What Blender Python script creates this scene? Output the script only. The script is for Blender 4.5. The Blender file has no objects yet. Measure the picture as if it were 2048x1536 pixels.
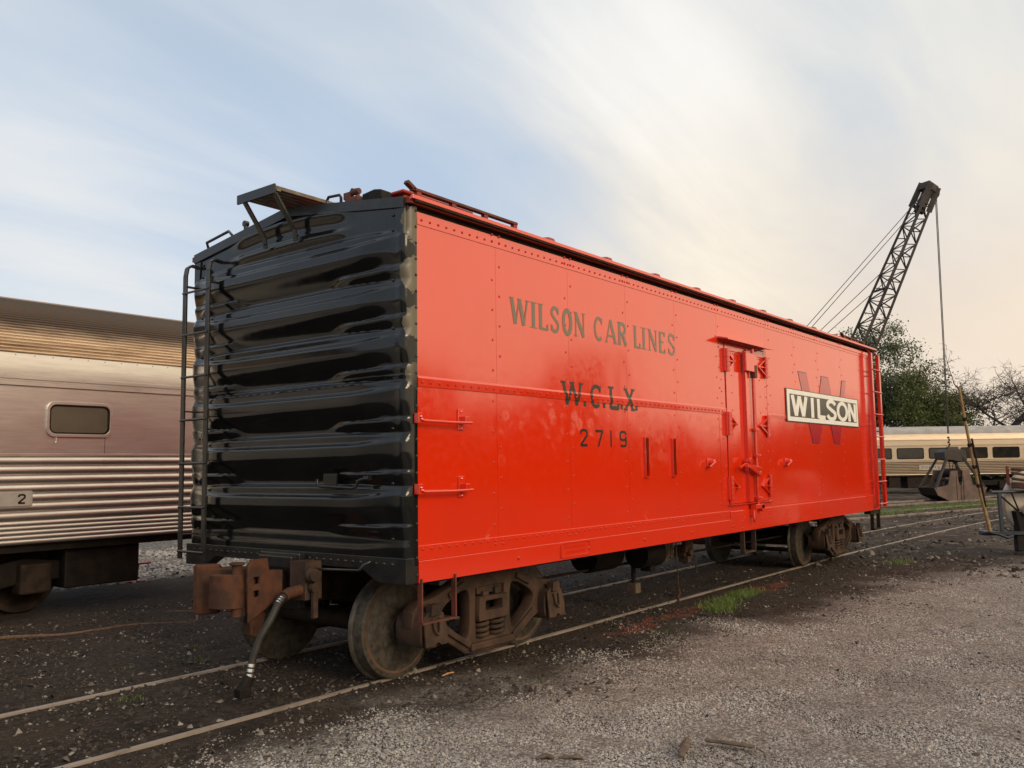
import bpy, bmesh, math, random
import numpy as np
from mathutils import Vector, Matrix
R_ = math.radians
random.seed(7)
rng = np.random.default_rng(7)
SC = bpy.context.scene
COL = SC.collection

# ------------------------------------------------------------------ camera
F_PX = 1751.84
cam_d = bpy.data.cameras.new('camera')
cam = bpy.data.objects.new('camera', cam_d)
COL.objects.link(cam)
cam_d.sensor_width = 36.0
cam_d.lens = 36.0 * F_PX / 2048.0
cam_d.clip_start = 0.05
cam_d.clip_end = 2000
cr = Vector((0.61657754, -0.787161, -0.01448081))
cu = Vector((-0.06587824, -0.06991312, 0.99537541))
cw = Vector((0.78453311, 0.61277215, 0.09496364))
M = Matrix((cr, cu, -cw)).transposed().to_4x4()
M.translation = Vector((-4.8497, -4.7190, 1.7282))
cam.matrix_world = M
SC.camera = cam

# ------------------------------------------------------------------ light
SUN_AZ, SUN_EL = 258.0, 24.0
SUN_DIR = Vector((math.cos(R_(SUN_AZ)) * math.cos(R_(SUN_EL)), math.sin(R_(SUN_AZ)) * math.cos(R_(SUN_EL)), math.sin(R_(SUN_EL))))
sd = bpy.data.lights.new('sun', 'SUN')
sd.energy = 1.25
sd.angle = R_(22)
sd.color = (1.0, 0.80, 0.58)
sun = bpy.data.objects.new('sun', sd)
COL.objects.link(sun)
sun.rotation_euler = SUN_DIR.to_track_quat('Z', 'Y').to_euler()

SC.view_settings.view_transform = 'Standard'
SC.view_settings.look = 'None'
SC.view_settings.exposure = 0.40
SC.view_settings.gamma = 1.0
SC.view_settings.use_curve_mapping = False
SC.cycles.max_bounces = 7
SC.cycles.diffuse_bounces = 3
SC.cycles.glossy_bounces = 4

# ------------------------------------------------------------------ sky
def build_world():
    w = bpy.data.worlds.new('World')
    SC.world = w
    w.use_nodes = True
    nt = w.node_tree
    nt.nodes.clear()
    N = nt.nodes.new
    L = nt.links.new

    def math_(op, a, b=None, c=None, clamp=False):
        n = N('ShaderNodeMath'); n.operation = op; n.use_clamp = clamp
        for i, v in enumerate((a, b, c)):
            if v is None: continue
            if isinstance(v, (int, float)): n.inputs[i].default_value = v
            else: L(v, n.inputs[i])
        return n.outputs[0]

    def smooth(x, lo, hi):
        n = N('ShaderNodeMapRange'); n.interpolation_type = 'SMOOTHSTEP'
        L(x, n.inputs[0]); n.inputs[1].default_value = lo; n.inputs[2].default_value = hi
        return n.outputs[0]

    def mix(f, a, b):
        n = N('ShaderNodeMix'); n.data_type = 'RGBA'
        if isinstance(f, (int, float)): n.inputs[0].default_value = f
        else: L(f, n.inputs[0])
        for v, i in ((a, 6), (b, 7)):
            if isinstance(v, tuple): n.inputs[i].default_value = (*v, 1)
            else: L(v, n.inputs[i])
        return n.outputs[2]

    tc = N('ShaderNodeTexCoord')
    d = tc.outputs['Generated']
    sep = N('ShaderNodeSeparateXYZ'); L(d, sep.inputs[0])
    x, y, z = sep.outputs
    zc = math_('MAXIMUM', z, 0.0)

    def dotdir(az, el=0.0):
        v = N('ShaderNodeVectorMath'); v.operation = 'DOT_PRODUCT'
        L(d, v.inputs[0])
        v.inputs[1].default_value = (math.cos(R_(az)) * math.cos(R_(el)), math.sin(R_(az)) * math.cos(R_(el)), math.sin(R_(el)))
        return v.outputs['Value']

    # cloud sheet coordinates (flat layer seen in perspective)
    den = math_('ADD', zc, 0.16)
    px = math_('DIVIDE', x, den); py = math_('DIVIDE', y, den)
    comb = N('ShaderNodeCombineXYZ'); L(px, comb.inputs[0]); L(py, comb.inputs[1])

    def noise(scale, detail, rough, dist, rot, scl, loc=(0, 0, 0)):
        mp = N('ShaderNodeMapping'); L(comb.outputs[0], mp.inputs[0])
        mp.inputs['Rotation'].default_value = (0, 0, R_(rot)); mp.inputs['Scale'].default_value = (*scl, 1)
        mp.inputs['Location'].default_value = loc
        n = N('ShaderNodeTexNoise'); L(mp.outputs[0], n.inputs['Vector'])
        n.inputs['Scale'].default_value = scale; n.inputs['Detail'].default_value = detail
        n.inputs['Roughness'].default_value = rough; n.inputs['Distortion'].default_value = dist
        return n.outputs['Fac']

    n1 = noise(0.55, 7, 0.52, 0.6, 28, (0.62, 1.9), (1.3, 0.4, 0))
    n2 = noise(1.7, 8, 0.58, 0.9, 20, (0.5, 1.7), (4.0, 1.0, 0))
    nn = math_('ADD', math_('MULTIPLY', n1, 0.66), math_('MULTIPLY', n2, 0.34))

    def blob(az, el, tight):      # a soft bank of cloud in one part of the sky
        return math_('POWER', math_('MAXIMUM', dotdir(az, el), 0.0), tight)
    bank = math_('ADD', math_('MULTIPLY', blob(66, 14, 90), 0.17), math_('MULTIPLY', blob(30, 27, 90), 0.20))
    bank = math_('ADD', bank, math_('MULTIPLY', blob(27, 14, 90), 0.17))
    bank = math_('ADD', bank, math_('MULTIPLY', blob(10, 18, 60), 0.05))
    bank = math_('ADD', bank, math_('MULTIPLY', blob(17, 25, 70), 0.13))
    hole = math_('ADD', math_('MULTIPLY', blob(60, 24, 70), 0.11), math_('MULTIPLY', blob(44, 17, 300), 0.13))
    hole = math_('ADD', hole, math_('MULTIPLY', blob(34, 19, 260), 0.07))
    cov = math_('SUBTRACT', math_('ADD', nn, bank), hole)
    cm = smooth(cov, 0.32, 0.76)

    sky = N('ShaderNodeTexSky'); sky.sky_type = 'NISHITA'; sky.sun_disc = False
    sky.sun_elevation = R_(SUN_EL); sky.sun_rotation = R_(90 - SUN_AZ)
    sky.air_density = 1.0; sky.dust_density = 1.2; sky.ozone_density = 1.0

    warm = math_('MAXIMUM', smooth(dotdir(-8), 0.45, 0.97), smooth(dotdir(SUN_AZ + 12), 0.0, 0.85))
    S = 10.0
    def c(r, g, b): return (r * S, g * S, b * S)
    hor = mix(warm, c(0.545, 0.595, 0.63), c(0.66, 0.555, 0.455))
    bluec = mix(0.15, c(0.385, 0.475, 0.60), sky.outputs[0])
    cloudhi = mix(warm, c(0.62, 0.635, 0.645), c(0.60, 0.60, 0.58))
    glow = math_('ADD', blob(26, 13, 60), math_('MULTIPLY', blob(SUN_AZ, 14, 14), 0.5), clamp=True)
    fhor = math_('ADD', math_('MULTIPLY', math_('SUBTRACT', 1.0, smooth(z, 0.03, 0.26)), math_('SUBTRACT', 1.0, warm)), math_('MULTIPLY', math_('SUBTRACT', 1.0, smooth(z, 0.10, 0.42)), warm))
    cloudc = mix(math_('MULTIPLY', glow, 0.9), mix(math_('MULTIPLY', fhor, 0.8), cloudhi, mix(warm, c(0.64, 0.645, 0.64), c(0.70, 0.595, 0.48))), c(0.80, 0.69, 0.53))
    cloudc = mix(math_('MULTIPLY', smooth(cov, 0.5, 0.85), math_('ADD', math_('MULTIPLY', blob(30, 27, 70), 0.9), math_('MULTIPLY', blob(26, 14, 60), 1.0), clamp=True)), cloudc, mix(smooth(z, 0.20, 0.40), c(0.80, 0.745, 0.65), c(0.76, 0.745, 0.72)))
    base = mix(fhor, bluec, hor)
    cmf = math_('MULTIPLY', cm, math_('SUBTRACT', 1.0, math_('MULTIPLY', math_('SUBTRACT', 1.0, smooth(z, -0.02, 0.12)), 0.6)))
    # grey-blue veil of thin overcast higher up
    veil = mix(smooth(z, 0.30, 0.62), base, c(0.40, 0.46, 0.52))
    col = mix(cmf, veil, cloudc)
    gl = math_('MULTIPLY', smooth(dotdir(296, 8), 0.20, 0.95), 0.8)
    col = mix(gl, col, c(1.20, 0.97, 0.64))
    bg = N('ShaderNodeBackground'); L(col, bg.inputs[0]); bg.inputs[1].default_value = 0.1
    out = N('ShaderNodeOutputWorld'); L(bg.outputs[0], out.inputs[0])
build_world()

# ------------------------------------------------------------------ materials
class NT:
    def __init__(s, name):
        s.m = bpy.data.materials.new(name); s.m.use_nodes = True
        s.nt = s.m.node_tree; s.nt.nodes.clear()
        s.out = s.N('ShaderNodeOutputMaterial'); s.b = s.N('ShaderNodeBsdfPrincipled')
        s.L(s.b.outputs[0], s.out.inputs[0])
        s.tc = s.N('ShaderNodeTexCoord')
    def N(s, t): return s.nt.nodes.new(t)
    def L(s, a, b): s.nt.links.new(a, b)
    def val(s, v, inp):
        if isinstance(v, (int, float)): inp.default_value = v
        elif isinstance(v, tuple): inp.default_value = (*v, 1) if len(v) == 3 and inp.type == 'RGBA' else v
        else: s.L(v, inp)
    def math(s, op, a, b=None, clamp=False):
        n = s.N('ShaderNodeMath'); n.operation = op; n.use_clamp = clamp
        s.val(a, n.inputs[0])
        if b is not None: s.val(b, n.inputs[1])
        return n.outputs[0]
    def mapr(s, x, lo, hi, a=0.0, b=1.0, smooth=True):
        n = s.N('ShaderNodeMapRange'); n.interpolation_type = 'SMOOTHSTEP' if smooth else 'LINEAR'
        s.val(x, n.inputs[0]); n.inputs[1].default_value = lo; n.inputs[2].default_value = hi
        n.inputs[3].default_value = a; n.inputs[4].default_value = b
        return n.outputs[0]
    def mix(s, f, a, b):
        n = s.N('ShaderNodeMix'); n.data_type = 'RGBA'
        s.val(f, n.inputs[0]); s.val(a, n.inputs[6]); s.val(b, n.inputs[7])
        return n.outputs[2]
    def noise(s, scale, detail=4, rough=0.5, dist=0.0, stretch=None, coord=None):
        n = s.N('ShaderNodeTexNoise'); v = coord or s.tc.outputs['Object']
        if stretch:
            mp = s.N('ShaderNodeMapping'); s.L(v, mp.inputs[0]); mp.inputs['Scale'].default_value = stretch; v = mp.outputs[0]
        s.L(v, n.inputs['Vector']); n.inputs['Scale'].default_value = scale; n.inputs['Detail'].default_value = detail
        n.inputs['Roughness'].default_value = rough; n.inputs['Distortion'].default_value = dist
        return n.outputs['Fac']
    def sep(s, coord=None):
        n = s.N('ShaderNodeSeparateXYZ'); s.L(coord or s.tc.outputs['Object'], n.inputs[0]); return n.outputs
    def bump(s, h, strength=0.3, dist=0.01):
        n = s.N('ShaderNodeBump'); s.L(h, n.inputs['Height']); n.inputs['Strength'].default_value = strength
        n.inputs['Distance'].default_value = dist; s.L(n.outputs[0], s.b.inputs['Normal'])
    def set(s, **k):
        names = dict(color='Base Color', rough='Roughness', metal='Metallic', ior='IOR', coat='Coat Weight', spec='Specular IOR Level')
        for a, v in k.items(): s.val(v, s.b.inputs[names[a]])
        return s

def simple(name, col, col2=None, rough=0.6, metal=0.0, scale=6.0, bump=0.0, bscale=40.0, bdist=0.004, lo=0.35, hi=0.65, ior=1.45, detail=6, spec=0.5):
    t = NT(name)
    if col2:
        t.set(color=t.mix(t.mapr(t.noise(scale, detail, 0.6), lo, hi), col, col2))
    else: t.set(color=col)
    t.set(rough=rough, metal=metal, ior=ior, spec=spec)
    if bump: t.bump(t.noise(bscale, 4, 0.6), bump, bdist)
    return t.m

MAT = {}
def mats():
    # glossy orange red paint of the boxcar
    t = NT('red_paint')
    X, Y, Z = t.sep()
    n1 = t.noise(0.9, 4, 0.5); n2 = t.noise(14, 5, 0.6)
    base = t.mix(t.mapr(n1, 0.3, 0.7), (0.68, 0.023, 0.001), (0.64, 0.026, 0.0015))
    vor = t.N('ShaderNodeTexVoronoi'); vor.feature = 'F1'; t.L(t.tc.outputs['Object'], vor.inputs['Vector']); vor.inputs['Scale'].default_value = 7.0
    spot = t.math('MULTIPLY', t.mapr(vor.outputs['Distance'], 0.52, 0.40), t.mapr(vor.outputs['Distance'], 0.06, 0.20, 0.25, 1.0))
    pick = t.math('MULTIPLY', t.mapr(t.noise(2.4, 3, 0.5), 0.46, 0.58), t.mapr(t.noise(17, 4, 0.6), 0.35, 0.6, 0.4, 1.0))
    zone = t.math('MULTIPLY', t.math('MULTIPLY', t.mapr(Z, 1.60, 1.95), t.mapr(Z, 2.34, 2.30)), t.math('MULTIPLY', t.mapr(X, 0.7, 1.1), t.mapr(X, 5.3, 4.6)))
    sp = t.math('MULTIPLY', t.math('MULTIPLY', spot, pick), zone)
    low = t.math('MULTIPLY', t.mapr(t.noise(5, 5, 0.65, 0.4), 0.60, 0.70), t.math('MULTIPLY', t.mapr(Z, 1.10, 1.17), t.mapr(Z, 1.34, 1.2)))
    dull = t.math('MAXIMUM', t.math('MULTIPLY', sp, 0.42), t.math('MULTIPLY', low, 0.6))
    colr = t.mix(dull, base, (0.68, 0.085, 0.045))
    t.set(color=colr, ior=2.0)
    rb = t.mapr(n2, 0.3, 0.7, 0.10, 0.17)
    t.set(rough=t.math('ADD', rb, t.math('MULTIPLY', dull, 0.35)))
    nb = t.math('ADD', t.math('MULTIPLY', t.noise(1.3, 2, 0.5, 0, (1, 1, 0.6)), 1.0), t.math('MULTIPLY', t.noise(60, 2, 0.5), 0.012))
    t.bump(nb, 0.13, 0.05)
    MAT['red'] = t.m
    MAT['red_rivet'] = simple('red_rivet_paint', (0.50, 0.018, 0.002), (0.44, 0.020, 0.003), rough=0.42, scale=4)
    MAT['red_roof'] = simple('red_roof_paint', (0.34, 0.030, 0.012), (0.16, 0.028, 0.016), rough=0.5, scale=3, bump=0.3, bscale=25)
    MAT['red_brown'] = simple('weathered_red_iron', (0.14, 0.035, 0.02), (0.06, 0.025, 0.018), rough=0.65, scale=9, bump=0.4)
    # glossy black end paint, bare primer left along the corner
    t = NT('black_paint')
    X, Y, Z = t.sep()
    wav = t.math('MULTIPLY', t.math('SINE', t.math('ADD', t.math('MULTIPLY', Z, 15.6), 1.2)), 0.5)
    edge = t.math('ADD', t.math('MULTIPLY', Y, -9.0), t.math('ADD', t.math('MULTIPLY', wav, 0.75), t.math('MULTIPLY', t.noise(9, 6, 0.65), 1.3)))
    hgt = t.mapr(Z, 1.1, 3.3, -1.05, -0.04)
    bare = t.mapr(t.math('ADD', edge, hgt), 0.38, 0.43)
    vis = t.mapr(Y, 0.0, 0.016)                      # flange itself stays black where riveted
    bare = t.math('MULTIPLY', bare, t.mapr(Y, 0.125, 0.115))
    bare = t.math('MULTIPLY', bare, t.math('MAXIMUM', t.mapr(Y, 0.012, 0.03), t.mapr(t.math('ADD', Z, t.noise(3, 3, 0.6)), 2.75, 3.15)))
    far = t.math('ADD', t.math('MULTIPLY', t.math('SUBTRACT', Y, 2.92), 9.0), t.math('ADD', t.math('MULTIPLY', wav, 0.5), t.math('MULTIPLY', t.noise(11, 6, 0.65), 1.1)))
    bare2 = t.math('MULTIPLY', t.mapr(far, -0.04, 0.04), t.mapr(Z, 3.3, 2.9))
    bare = t.math('MAXIMUM', bare, t.math('MULTIPLY', bare2, 0.55))
    blk = t.mix(t.mapr(t.noise(3, 5, 0.6), 0.35, 0.7), (0.005, 0.006, 0.007), (0.009, 0.009, 0.009))
    t.set(color=t.mix(bare, blk, (0.125, 0.108, 0.076)), ior=1.47, rough=t.math('ADD', t.mapr(t.noise(5, 5, 0.6), 0.3, 0.7, 0.08, 0.15), t.math('MULTIPLY', bare, 0.3)))
    t.bump(t.noise(5, 3, 0.5, 0.3), 0.06, 0.02)
    MAT['black_end'] = t.m
    MAT['black'] = simple('black_enamel', (0.012, 0.012, 0.013), (0.022, 0.020, 0.019), rough=0.28, scale=8, bump=0.15, bscale=30)
    MAT['black_iron'] = simple('sooty_black_iron', (0.007, 0.0065, 0.006), (0.016, 0.012, 0.009), rough=0.6, scale=6, bump=0.4, bscale=30, spec=0.2)
    MAT['dark_brown'] = simple('dark_rusty_iron', (0.016, 0.012, 0.009), (0.036, 0.023, 0.016), rough=0.75, scale=7, bump=0.5, bscale=35, spec=0.2)
    MAT['truck'] = simple('rusty_cast_steel', (0.080, 0.047, 0.032), (0.040, 0.027, 0.021), rough=0.75, scale=5, bump=0.5, bscale=45, spec=0.2)
    MAT['rust'] = simple('bright_coupler_rust', (0.105, 0.043, 0.025), (0.055, 0.030, 0.022), rough=0.8, scale=9, bump=0.6, bscale=50, spec=0.2)
    MAT['wheel'] = simple('rusty_wheel_steel', (0.085, 0.047, 0.028), (0.036, 0.027, 0.021), rough=0.7, scale=3.2, bump=0.3, bscale=60)
    MAT['rim'] = simple('rusty_wheel_rim', (0.115, 0.060, 0.034), (0.060, 0.040, 0.029), rough=0.65, scale=5, bump=0.3, bscale=60)
    MAT['tread'] = simple('dark_wheel_tread', (0.030, 0.027, 0.022), (0.075, 0.062, 0.045), rough=0.5, scale=16, bump=0.4, bscale=60)
    MAT['rubber'] = simple('black_rubber', (0.016, 0.015, 0.014), (0.03, 0.026, 0.022), rough=0.6, scale=12)
    MAT['chrome'] = simple('bright_clamp_metal', (0.85, 0.85, 0.82), rough=0.22, metal=1.0)
    MAT['rail'] = simple('worn_rail_steel', (0.30, 0.25, 0.215), (0.085, 0.058, 0.045), rough=0.5, metal=0.25, scale=2.2, bump=0.2, lo=0.45, hi=0.75)
    MAT['walk'] = simple('weathered_grating', (0.20, 0.165, 0.125), (0.11, 0.085, 0.065), rough=0.7, scale=8, bump=0.3)
    MAT['text_dark'] = simple('dark_green_lettering', (0.012, 0.012, 0.008), (0.02, 0.016, 0.010), rough=0.22, ior=1.62, scale=10)
    MAT['text_sheen'] = simple('sheen_grey_green_lettering', (0.125, 0.100, 0.066), (0.130, 0.098, 0.060), rough=0.16, ior=1.62, scale=10)  # dark green paint, its colour lightened to grey for the sky sheen
    MAT['text_wclx'] = simple('grey_green_lettering', (0.022, 0.020, 0.012), (0.030, 0.024, 0.014), rough=0.2, ior=1.62, scale=10)
    MAT['white_paint'] = simple('white_sign_paint', (0.80, 0.79, 0.76), (0.75, 0.73, 0.69), rough=0.35, scale=8)
    MAT['sign_black'] = simple('black_sign_paint', (0.020, 0.018, 0.015), (0.032, 0.028, 0.022), rough=0.25, scale=10)
    MAT['crimson'] = simple('crimson_sign_paint', (0.44, 0.012, 0.020), (0.38, 0.014, 0.024), rough=0.16, ior=1.62, scale=6)
    MAT['indigo'] = simple('indigo_outline_paint', (0.055, 0.02, 0.055), rough=0.25)
    # stainless steel coach sides
    t = NT('stainless_steel')
    n = t.noise(1.2, 5, 0.6, 0.2, (0.35, 1, 1)); st = t.noise(4, 6, 0.7, 0, (0.5, 3, 6))
    t.set(color=t.mix(t.mapr(st, 0.3, 0.75), (0.60, 0.575, 0.55), (0.48, 0.46, 0.44)), metal=0.85, rough=t.mapr(n, 0.3, 0.7, 0.34, 0.46))
    dv = t.N('ShaderNodeTexVoronoi'); t.L(t.tc.outputs['Object'], dv.inputs['Vector']); dv.inputs['Scale'].default_value = 3.1
    dc = t.N('ShaderNodeSeparateColor'); t.L(dv.outputs['Color'], dc.inputs[0])
    dent = t.math('MULTIPLY', t.mapr(dv.outputs['Distance'], 0.16, 0.0), t.mapr(dc.outputs[0], 0.55, 0.75))
    t.bump(t.math('SUBTRACT', t.math('ADD', t.noise(1.6, 2, 0.5, 0, (0.5, 1, 1)), t.math('MULTIPLY', t.noise(9, 2, 0.5), 0.06)), t.math('MULTIPLY', dent, 0.35)), 0.22, 0.03)
    MAT['steel'] = t.m
    t = NT('fluted_stainless_steel')
    st = t.noise(4, 6, 0.7, 0, (0.5, 3, 6))
    t.set(color=t.mix(t.mapr(st, 0.3, 0.75), (0.70, 0.67, 0.635), (0.54, 0.515, 0.485)), metal=0.95, rough=0.36)
    MAT['steel_flute'] = t.m
    t = NT('grimy_roof_steel')
    X, Y, Z = t.sep()
    st = t.noise(2.2, 7, 0.7, 0, (0.35, 3, 3))
    soot = t.mapr(t.math('ADD', Z, t.math('MULTIPLY', t.noise(1.0, 5, 0.6, 0, (0.3, 1, 1)), 0.5)), 3.66, 3.92)
    t.set(color=t.mix(soot, t.mix(t.mapr(st, 0.40, 0.70), (0.70, 0.56, 0.40), (0.34, 0.24, 0.16)), (0.075, 0.055, 0.042)), metal=0.7, rough=0.40)
    MAT['roof_steel'] = t.m
    MAT['roof_tan'] = simple('rusty_tan_roof', (0.32, 0.18, 0.09), (0.22, 0.15, 0.10), rough=0.7, scale=2)
    t = NT('fluted_steel_warm')
    st = t.noise(3, 6, 0.7, 0, (0.5, 0.5, 5))
    t.set(color=t.mix(t.mapr(st, 0.3, 0.75), (0.52, 0.42, 0.31), (0.40, 0.32, 0.23)), metal=0.5, rough=0.46)
    MAT['steel_far'] = t.m
    MAT['roof_far'] = simple('grey_coach_roof', (0.42, 0.38, 0.34), (0.30, 0.28, 0.26), rough=0.6, scale=1.5)
    MAT['glass'] = simple('dark_window_glass', (0.018, 0.016, 0.013), (0.03, 0.026, 0.02), rough=0.08, scale=3, ior=1.5)
    MAT['blind'] = simple('drawn_window_blind', (0.10, 0.085, 0.065), (0.085, 0.07, 0.055), rough=0.35, scale=3)
    MAT['plate'] = simple('pale_number_plate', (0.42, 0.40, 0.37), (0.36, 0.34, 0.32), rough=0.45, metal=0.4, scale=5)
    MAT['crane'] = simple('grey_brown_crane_steel', (0.034, 0.028, 0.025), (0.060, 0.045, 0.038), rough=0.7, scale=2)
    MAT['bucket'] = simple('rusty_bucket_steel', (0.17, 0.11, 0.085), (0.11, 0.075, 0.06), rough=0.75, scale=2.5, bump=0.3, bscale=12)
    MAT['cable'] = simple('steel_cable', (0.06, 0.055, 0.05), rough=0.6)
    MAT['bark'] = simple('tree_bark', (0.075, 0.058, 0.046), (0.045, 0.036, 0.03), rough=0.9, scale=6, bump=0.5, bscale=20)
    MAT['grey_bark'] = simple('grey_bare_bark', (0.125, 0.105, 0.09), (0.085, 0.07, 0.06), rough=0.9, scale=4)
    MAT['wood'] = simple('weathered_wood', (0.135, 0.095, 0.065), (0.085, 0.06, 0.045), rough=0.85, scale=18, bump=0.6, bscale=60)
    MAT['wood_fresh'] = simple('fresh_split_wood', (0.50, 0.27, 0.12), (0.40, 0.20, 0.08), rough=0.8, scale=20)
    MAT['pole'] = simple('yellow_brown_pole', (0.33, 0.24, 0.10), (0.24, 0.16, 0.07), rough=0.7, scale=8)
    MAT['drum'] = simple('cream_reel_paint', (0.50, 0.45, 0.36), (0.40, 0.34, 0.26), rough=0.5, scale=3)
    MAT['rope'] = simple('brown_rope', (0.17, 0.095, 0.055), (0.10, 0.06, 0.04), rough=0.85, scale=30)
    MAT['blue_iron'] = simple('dark_blue_iron', (0.022, 0.035, 0.055), (0.015, 0.018, 0.022), rough=0.45, scale=6)
    MAT['marker_red'] = simple('red_marker_paint', (0.45, 0.045, 0.05), (0.30, 0.04, 0.04), rough=0.5, scale=12)
    MAT['rusty_red'] = simple('rusty_red_post', (0.22, 0.05, 0.03), rough=0.6)

    def leaf(name, a, b, c):
        t = NT(name)
        g = t.N('ShaderNodeNewGeometry')
        rmp = t.N('ShaderNodeValToRGB'); t.L(g.outputs['Random Per Island'], rmp.inputs[0])
        e = rmp.color_ramp.elements; e[0].color = (*a, 1); e[1].color = (*c, 1)
        m = e.new(0.5); m.color = (*b, 1)
        t.set(color=rmp.outputs[0], rough=0.6)
        tr = t.N('ShaderNodeBsdfTranslucent'); t.L(rmp.outputs[0], tr.inputs[0])
        mx = t.N('ShaderNodeMixShader'); mx.inputs[0].default_value = 0.3
        t.L(t.b.outputs[0], mx.inputs[1]); t.L(tr.outputs[0], mx.inputs[2]); t.L(mx.outputs[0], t.out.inputs[0])
        return t.m
    MAT['leaf_dark'] = leaf('dark_green_leaves', (0.068, 0.092, 0.042), (0.10, 0.125, 0.058), (0.135, 0.155, 0.080))
    MAT['leaf_olive'] = leaf('olive_green_leaves', (0.070, 0.075, 0.030), (0.10, 0.105, 0.036), (0.15, 0.145, 0.058))
    MAT['leaf_bright'] = leaf('fresh_green_leaves', (0.075, 0.10, 0.026), (0.11, 0.14, 0.036), (0.16, 0.17, 0.055))
    MAT['leaf_woods'] = leaf('deep_woods_leaves', (0.016, 0.022, 0.010), (0.022, 0.030, 0.014), (0.034, 0.040, 0.018))
    MAT['leaf_sparse'] = leaf('brownish_leaves', (0.070, 0.060, 0.035), (0.09, 0.08, 0.04), (0.11, 0.10, 0.05))
    MAT['grass'] = leaf('grass_blades', (0.085, 0.13, 0.024), (0.13, 0.19, 0.040), (0.20, 0.25, 0.075))
    # gravel stones
    t = NT('gravel_stone')
    g = t.N('ShaderNodeNewGeometry')
    rmp = t.N('ShaderNodeValToRGB'); t.L(g.outputs['Random Per Island'], rmp.inputs[0])
    e = rmp.color_ramp.elements; e[0].color = (0.17, 0.147, 0.130, 1); e[1].color = (0.50, 0.46, 0.42, 1)
    for p, cc in ((0.25, (0.285, 0.258, 0.233)), (0.6, (0.385, 0.352, 0.320)), (0.95, (0.45, 0.412, 0.375))):
        q = e.new(p); q.color = (*cc, 1)
    t.set(color=t.mix(t.mapr(t.noise(0.9, 5, 0.62, 0.4), 0.42, 0.68, 0, 0.75), rmp.outputs[0], (0.165, 0.135, 0.115)), rough=0.9, spec=0.2)
    MAT['stone'] = t.m
    t = NT('dark_cinder_stone')
    g = t.N('ShaderNodeNewGeometry')
    rmp = t.N('ShaderNodeValToRGB'); t.L(g.outputs['Random Per Island'], rmp.inputs[0])
    e = rmp.color_ramp.elements; e[0].color = (0.030, 0.025, 0.022, 1); e[1].color = (0.30, 0.26, 0.22, 1)
    q = e.new(0.8); q.color = (0.085, 0.068, 0.056, 1)
    t.set(color=rmp.outputs[0], rough=0.95, spec=0.15)
    MAT['cinder'] = t.m
    # ground sheet: dark cinder by the tracks, pale gravel to the right
    t = NT('yard_ground')
    X, Y, Z = t.sep()
    wob = t.math('MULTIPLY', t.math('SUBTRACT', t.noise(0.55, 5, 0.6), 0.5), 2.6)
    wob2 = t.math('MULTIPLY', t.math('SUBTRACT', t.noise(2.4, 5, 0.65), 0.5), 1.0)
    # edge of the gravel: y = 0.2 - 0.14 x
    side = t.math('ADD', t.math('ADD', Y, t.math('MULTIPLY', t.math('MAXIMUM', X, 0.0), 0.15)), t.math('ADD', wob, wob2))
    lat = t.math('SUBTRACT', t.math('MULTIPLY', X, 0.6), t.math('MULTIPLY', Y, 0.8))
    grav = t.math('MULTIPLY', t.mapr(side, 0.55, -0.75), t.mapr(t.math('ADD', lat, t.math('MULTIPLY', wob, 0.5)), 10.5, 7.5))
    n3 = t.noise(30, 8, 0.7); n4 = t.noise(5, 6, 0.65)
    v1 = t.N('ShaderNodeTexVoronoi'); t.L(t.tc.outputs['Object'], v1.inputs['Vector']); v1.inputs['Scale'].default_value = 48
    vs_ = t.N('ShaderNodeSeparateColor'); t.L(v1.outputs['Color'], vs_.inputs[0])
    peb = t.math('MULTIPLY', t.math('ADD', t.math('MULTIPLY', vs_.outputs[0], 0.75), t.math('MULTIPLY', n3, 0.35)), t.mapr(v1.outputs['Distance'], 0.75, 0.35, 0.45, 1.0))
    gcol = t.mix(t.mapr(peb, 0.1, 0.95, smooth=False), (0.135, 0.118, 0.104), (0.52, 0.47, 0.42))
    gcol = t.mix(t.mapr(n4, 0.45, 0.75, 0, 0.7), gcol, (0.185, 0.152, 0.130))
    dcol = t.mix(t.mapr(t.noise(18, 8, 0.7), 0.35, 0.72), (0.030, 0.023, 0.019), (0.088, 0.066, 0.053))
    dcol = t.mix(t.mapr(t.noise(1.1, 4, 0.6), 0.5, 0.72, 0, 0.5), dcol, (0.080, 0.056, 0.038))
    dcol = t.mix(t.math('MULTIPLY', t.mapr(X, 9, 22), t.mapr(t.noise(0.45, 6, 0.68, 0.3, (0.8, 1.8, 1)), 0.42, 0.62)), dcol, (0.125, 0.095, 0.076))
    dcol = t.mix(t.mapr(t.noise(3.3, 7, 0.7, 0, (1, 1.6, 1)), 0.52, 0.70, 0, 0.75), dcol, t.mix(t.mapr(peb, 0.2, 0.9), (0.036, 0.028, 0.023), (0.155, 0.126, 0.104)))
    dcol = t.mix(t.mapr(t.noise(0.7, 6, 0.65), 0.52, 0.64, 0, 0.6), dcol, (0.020, 0.016, 0.014))
    dcol = t.mix(t.math('MULTIPLY', t.mapr(t.noise(1.9, 8, 0.75), 0.57, 0.63), t.mapr(X, 8, 14, 0.15, 0.8)), dcol, (0.24, 0.20, 0.17))
    # pale ballast beyond the silver coach
    pale = t.math('MULTIPLY', t.mapr(Y, 8.6, 9.2), t.mapr(X, 30, 20))
    dcol = t.mix(pale, dcol, t.mix(t.mapr(t.noise(9, 8, 0.8), 0.42, 0.62), (0.04, 0.036, 0.032), (0.36, 0.335, 0.31)))
    colr = t.mix(grav, dcol, gcol)
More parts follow.
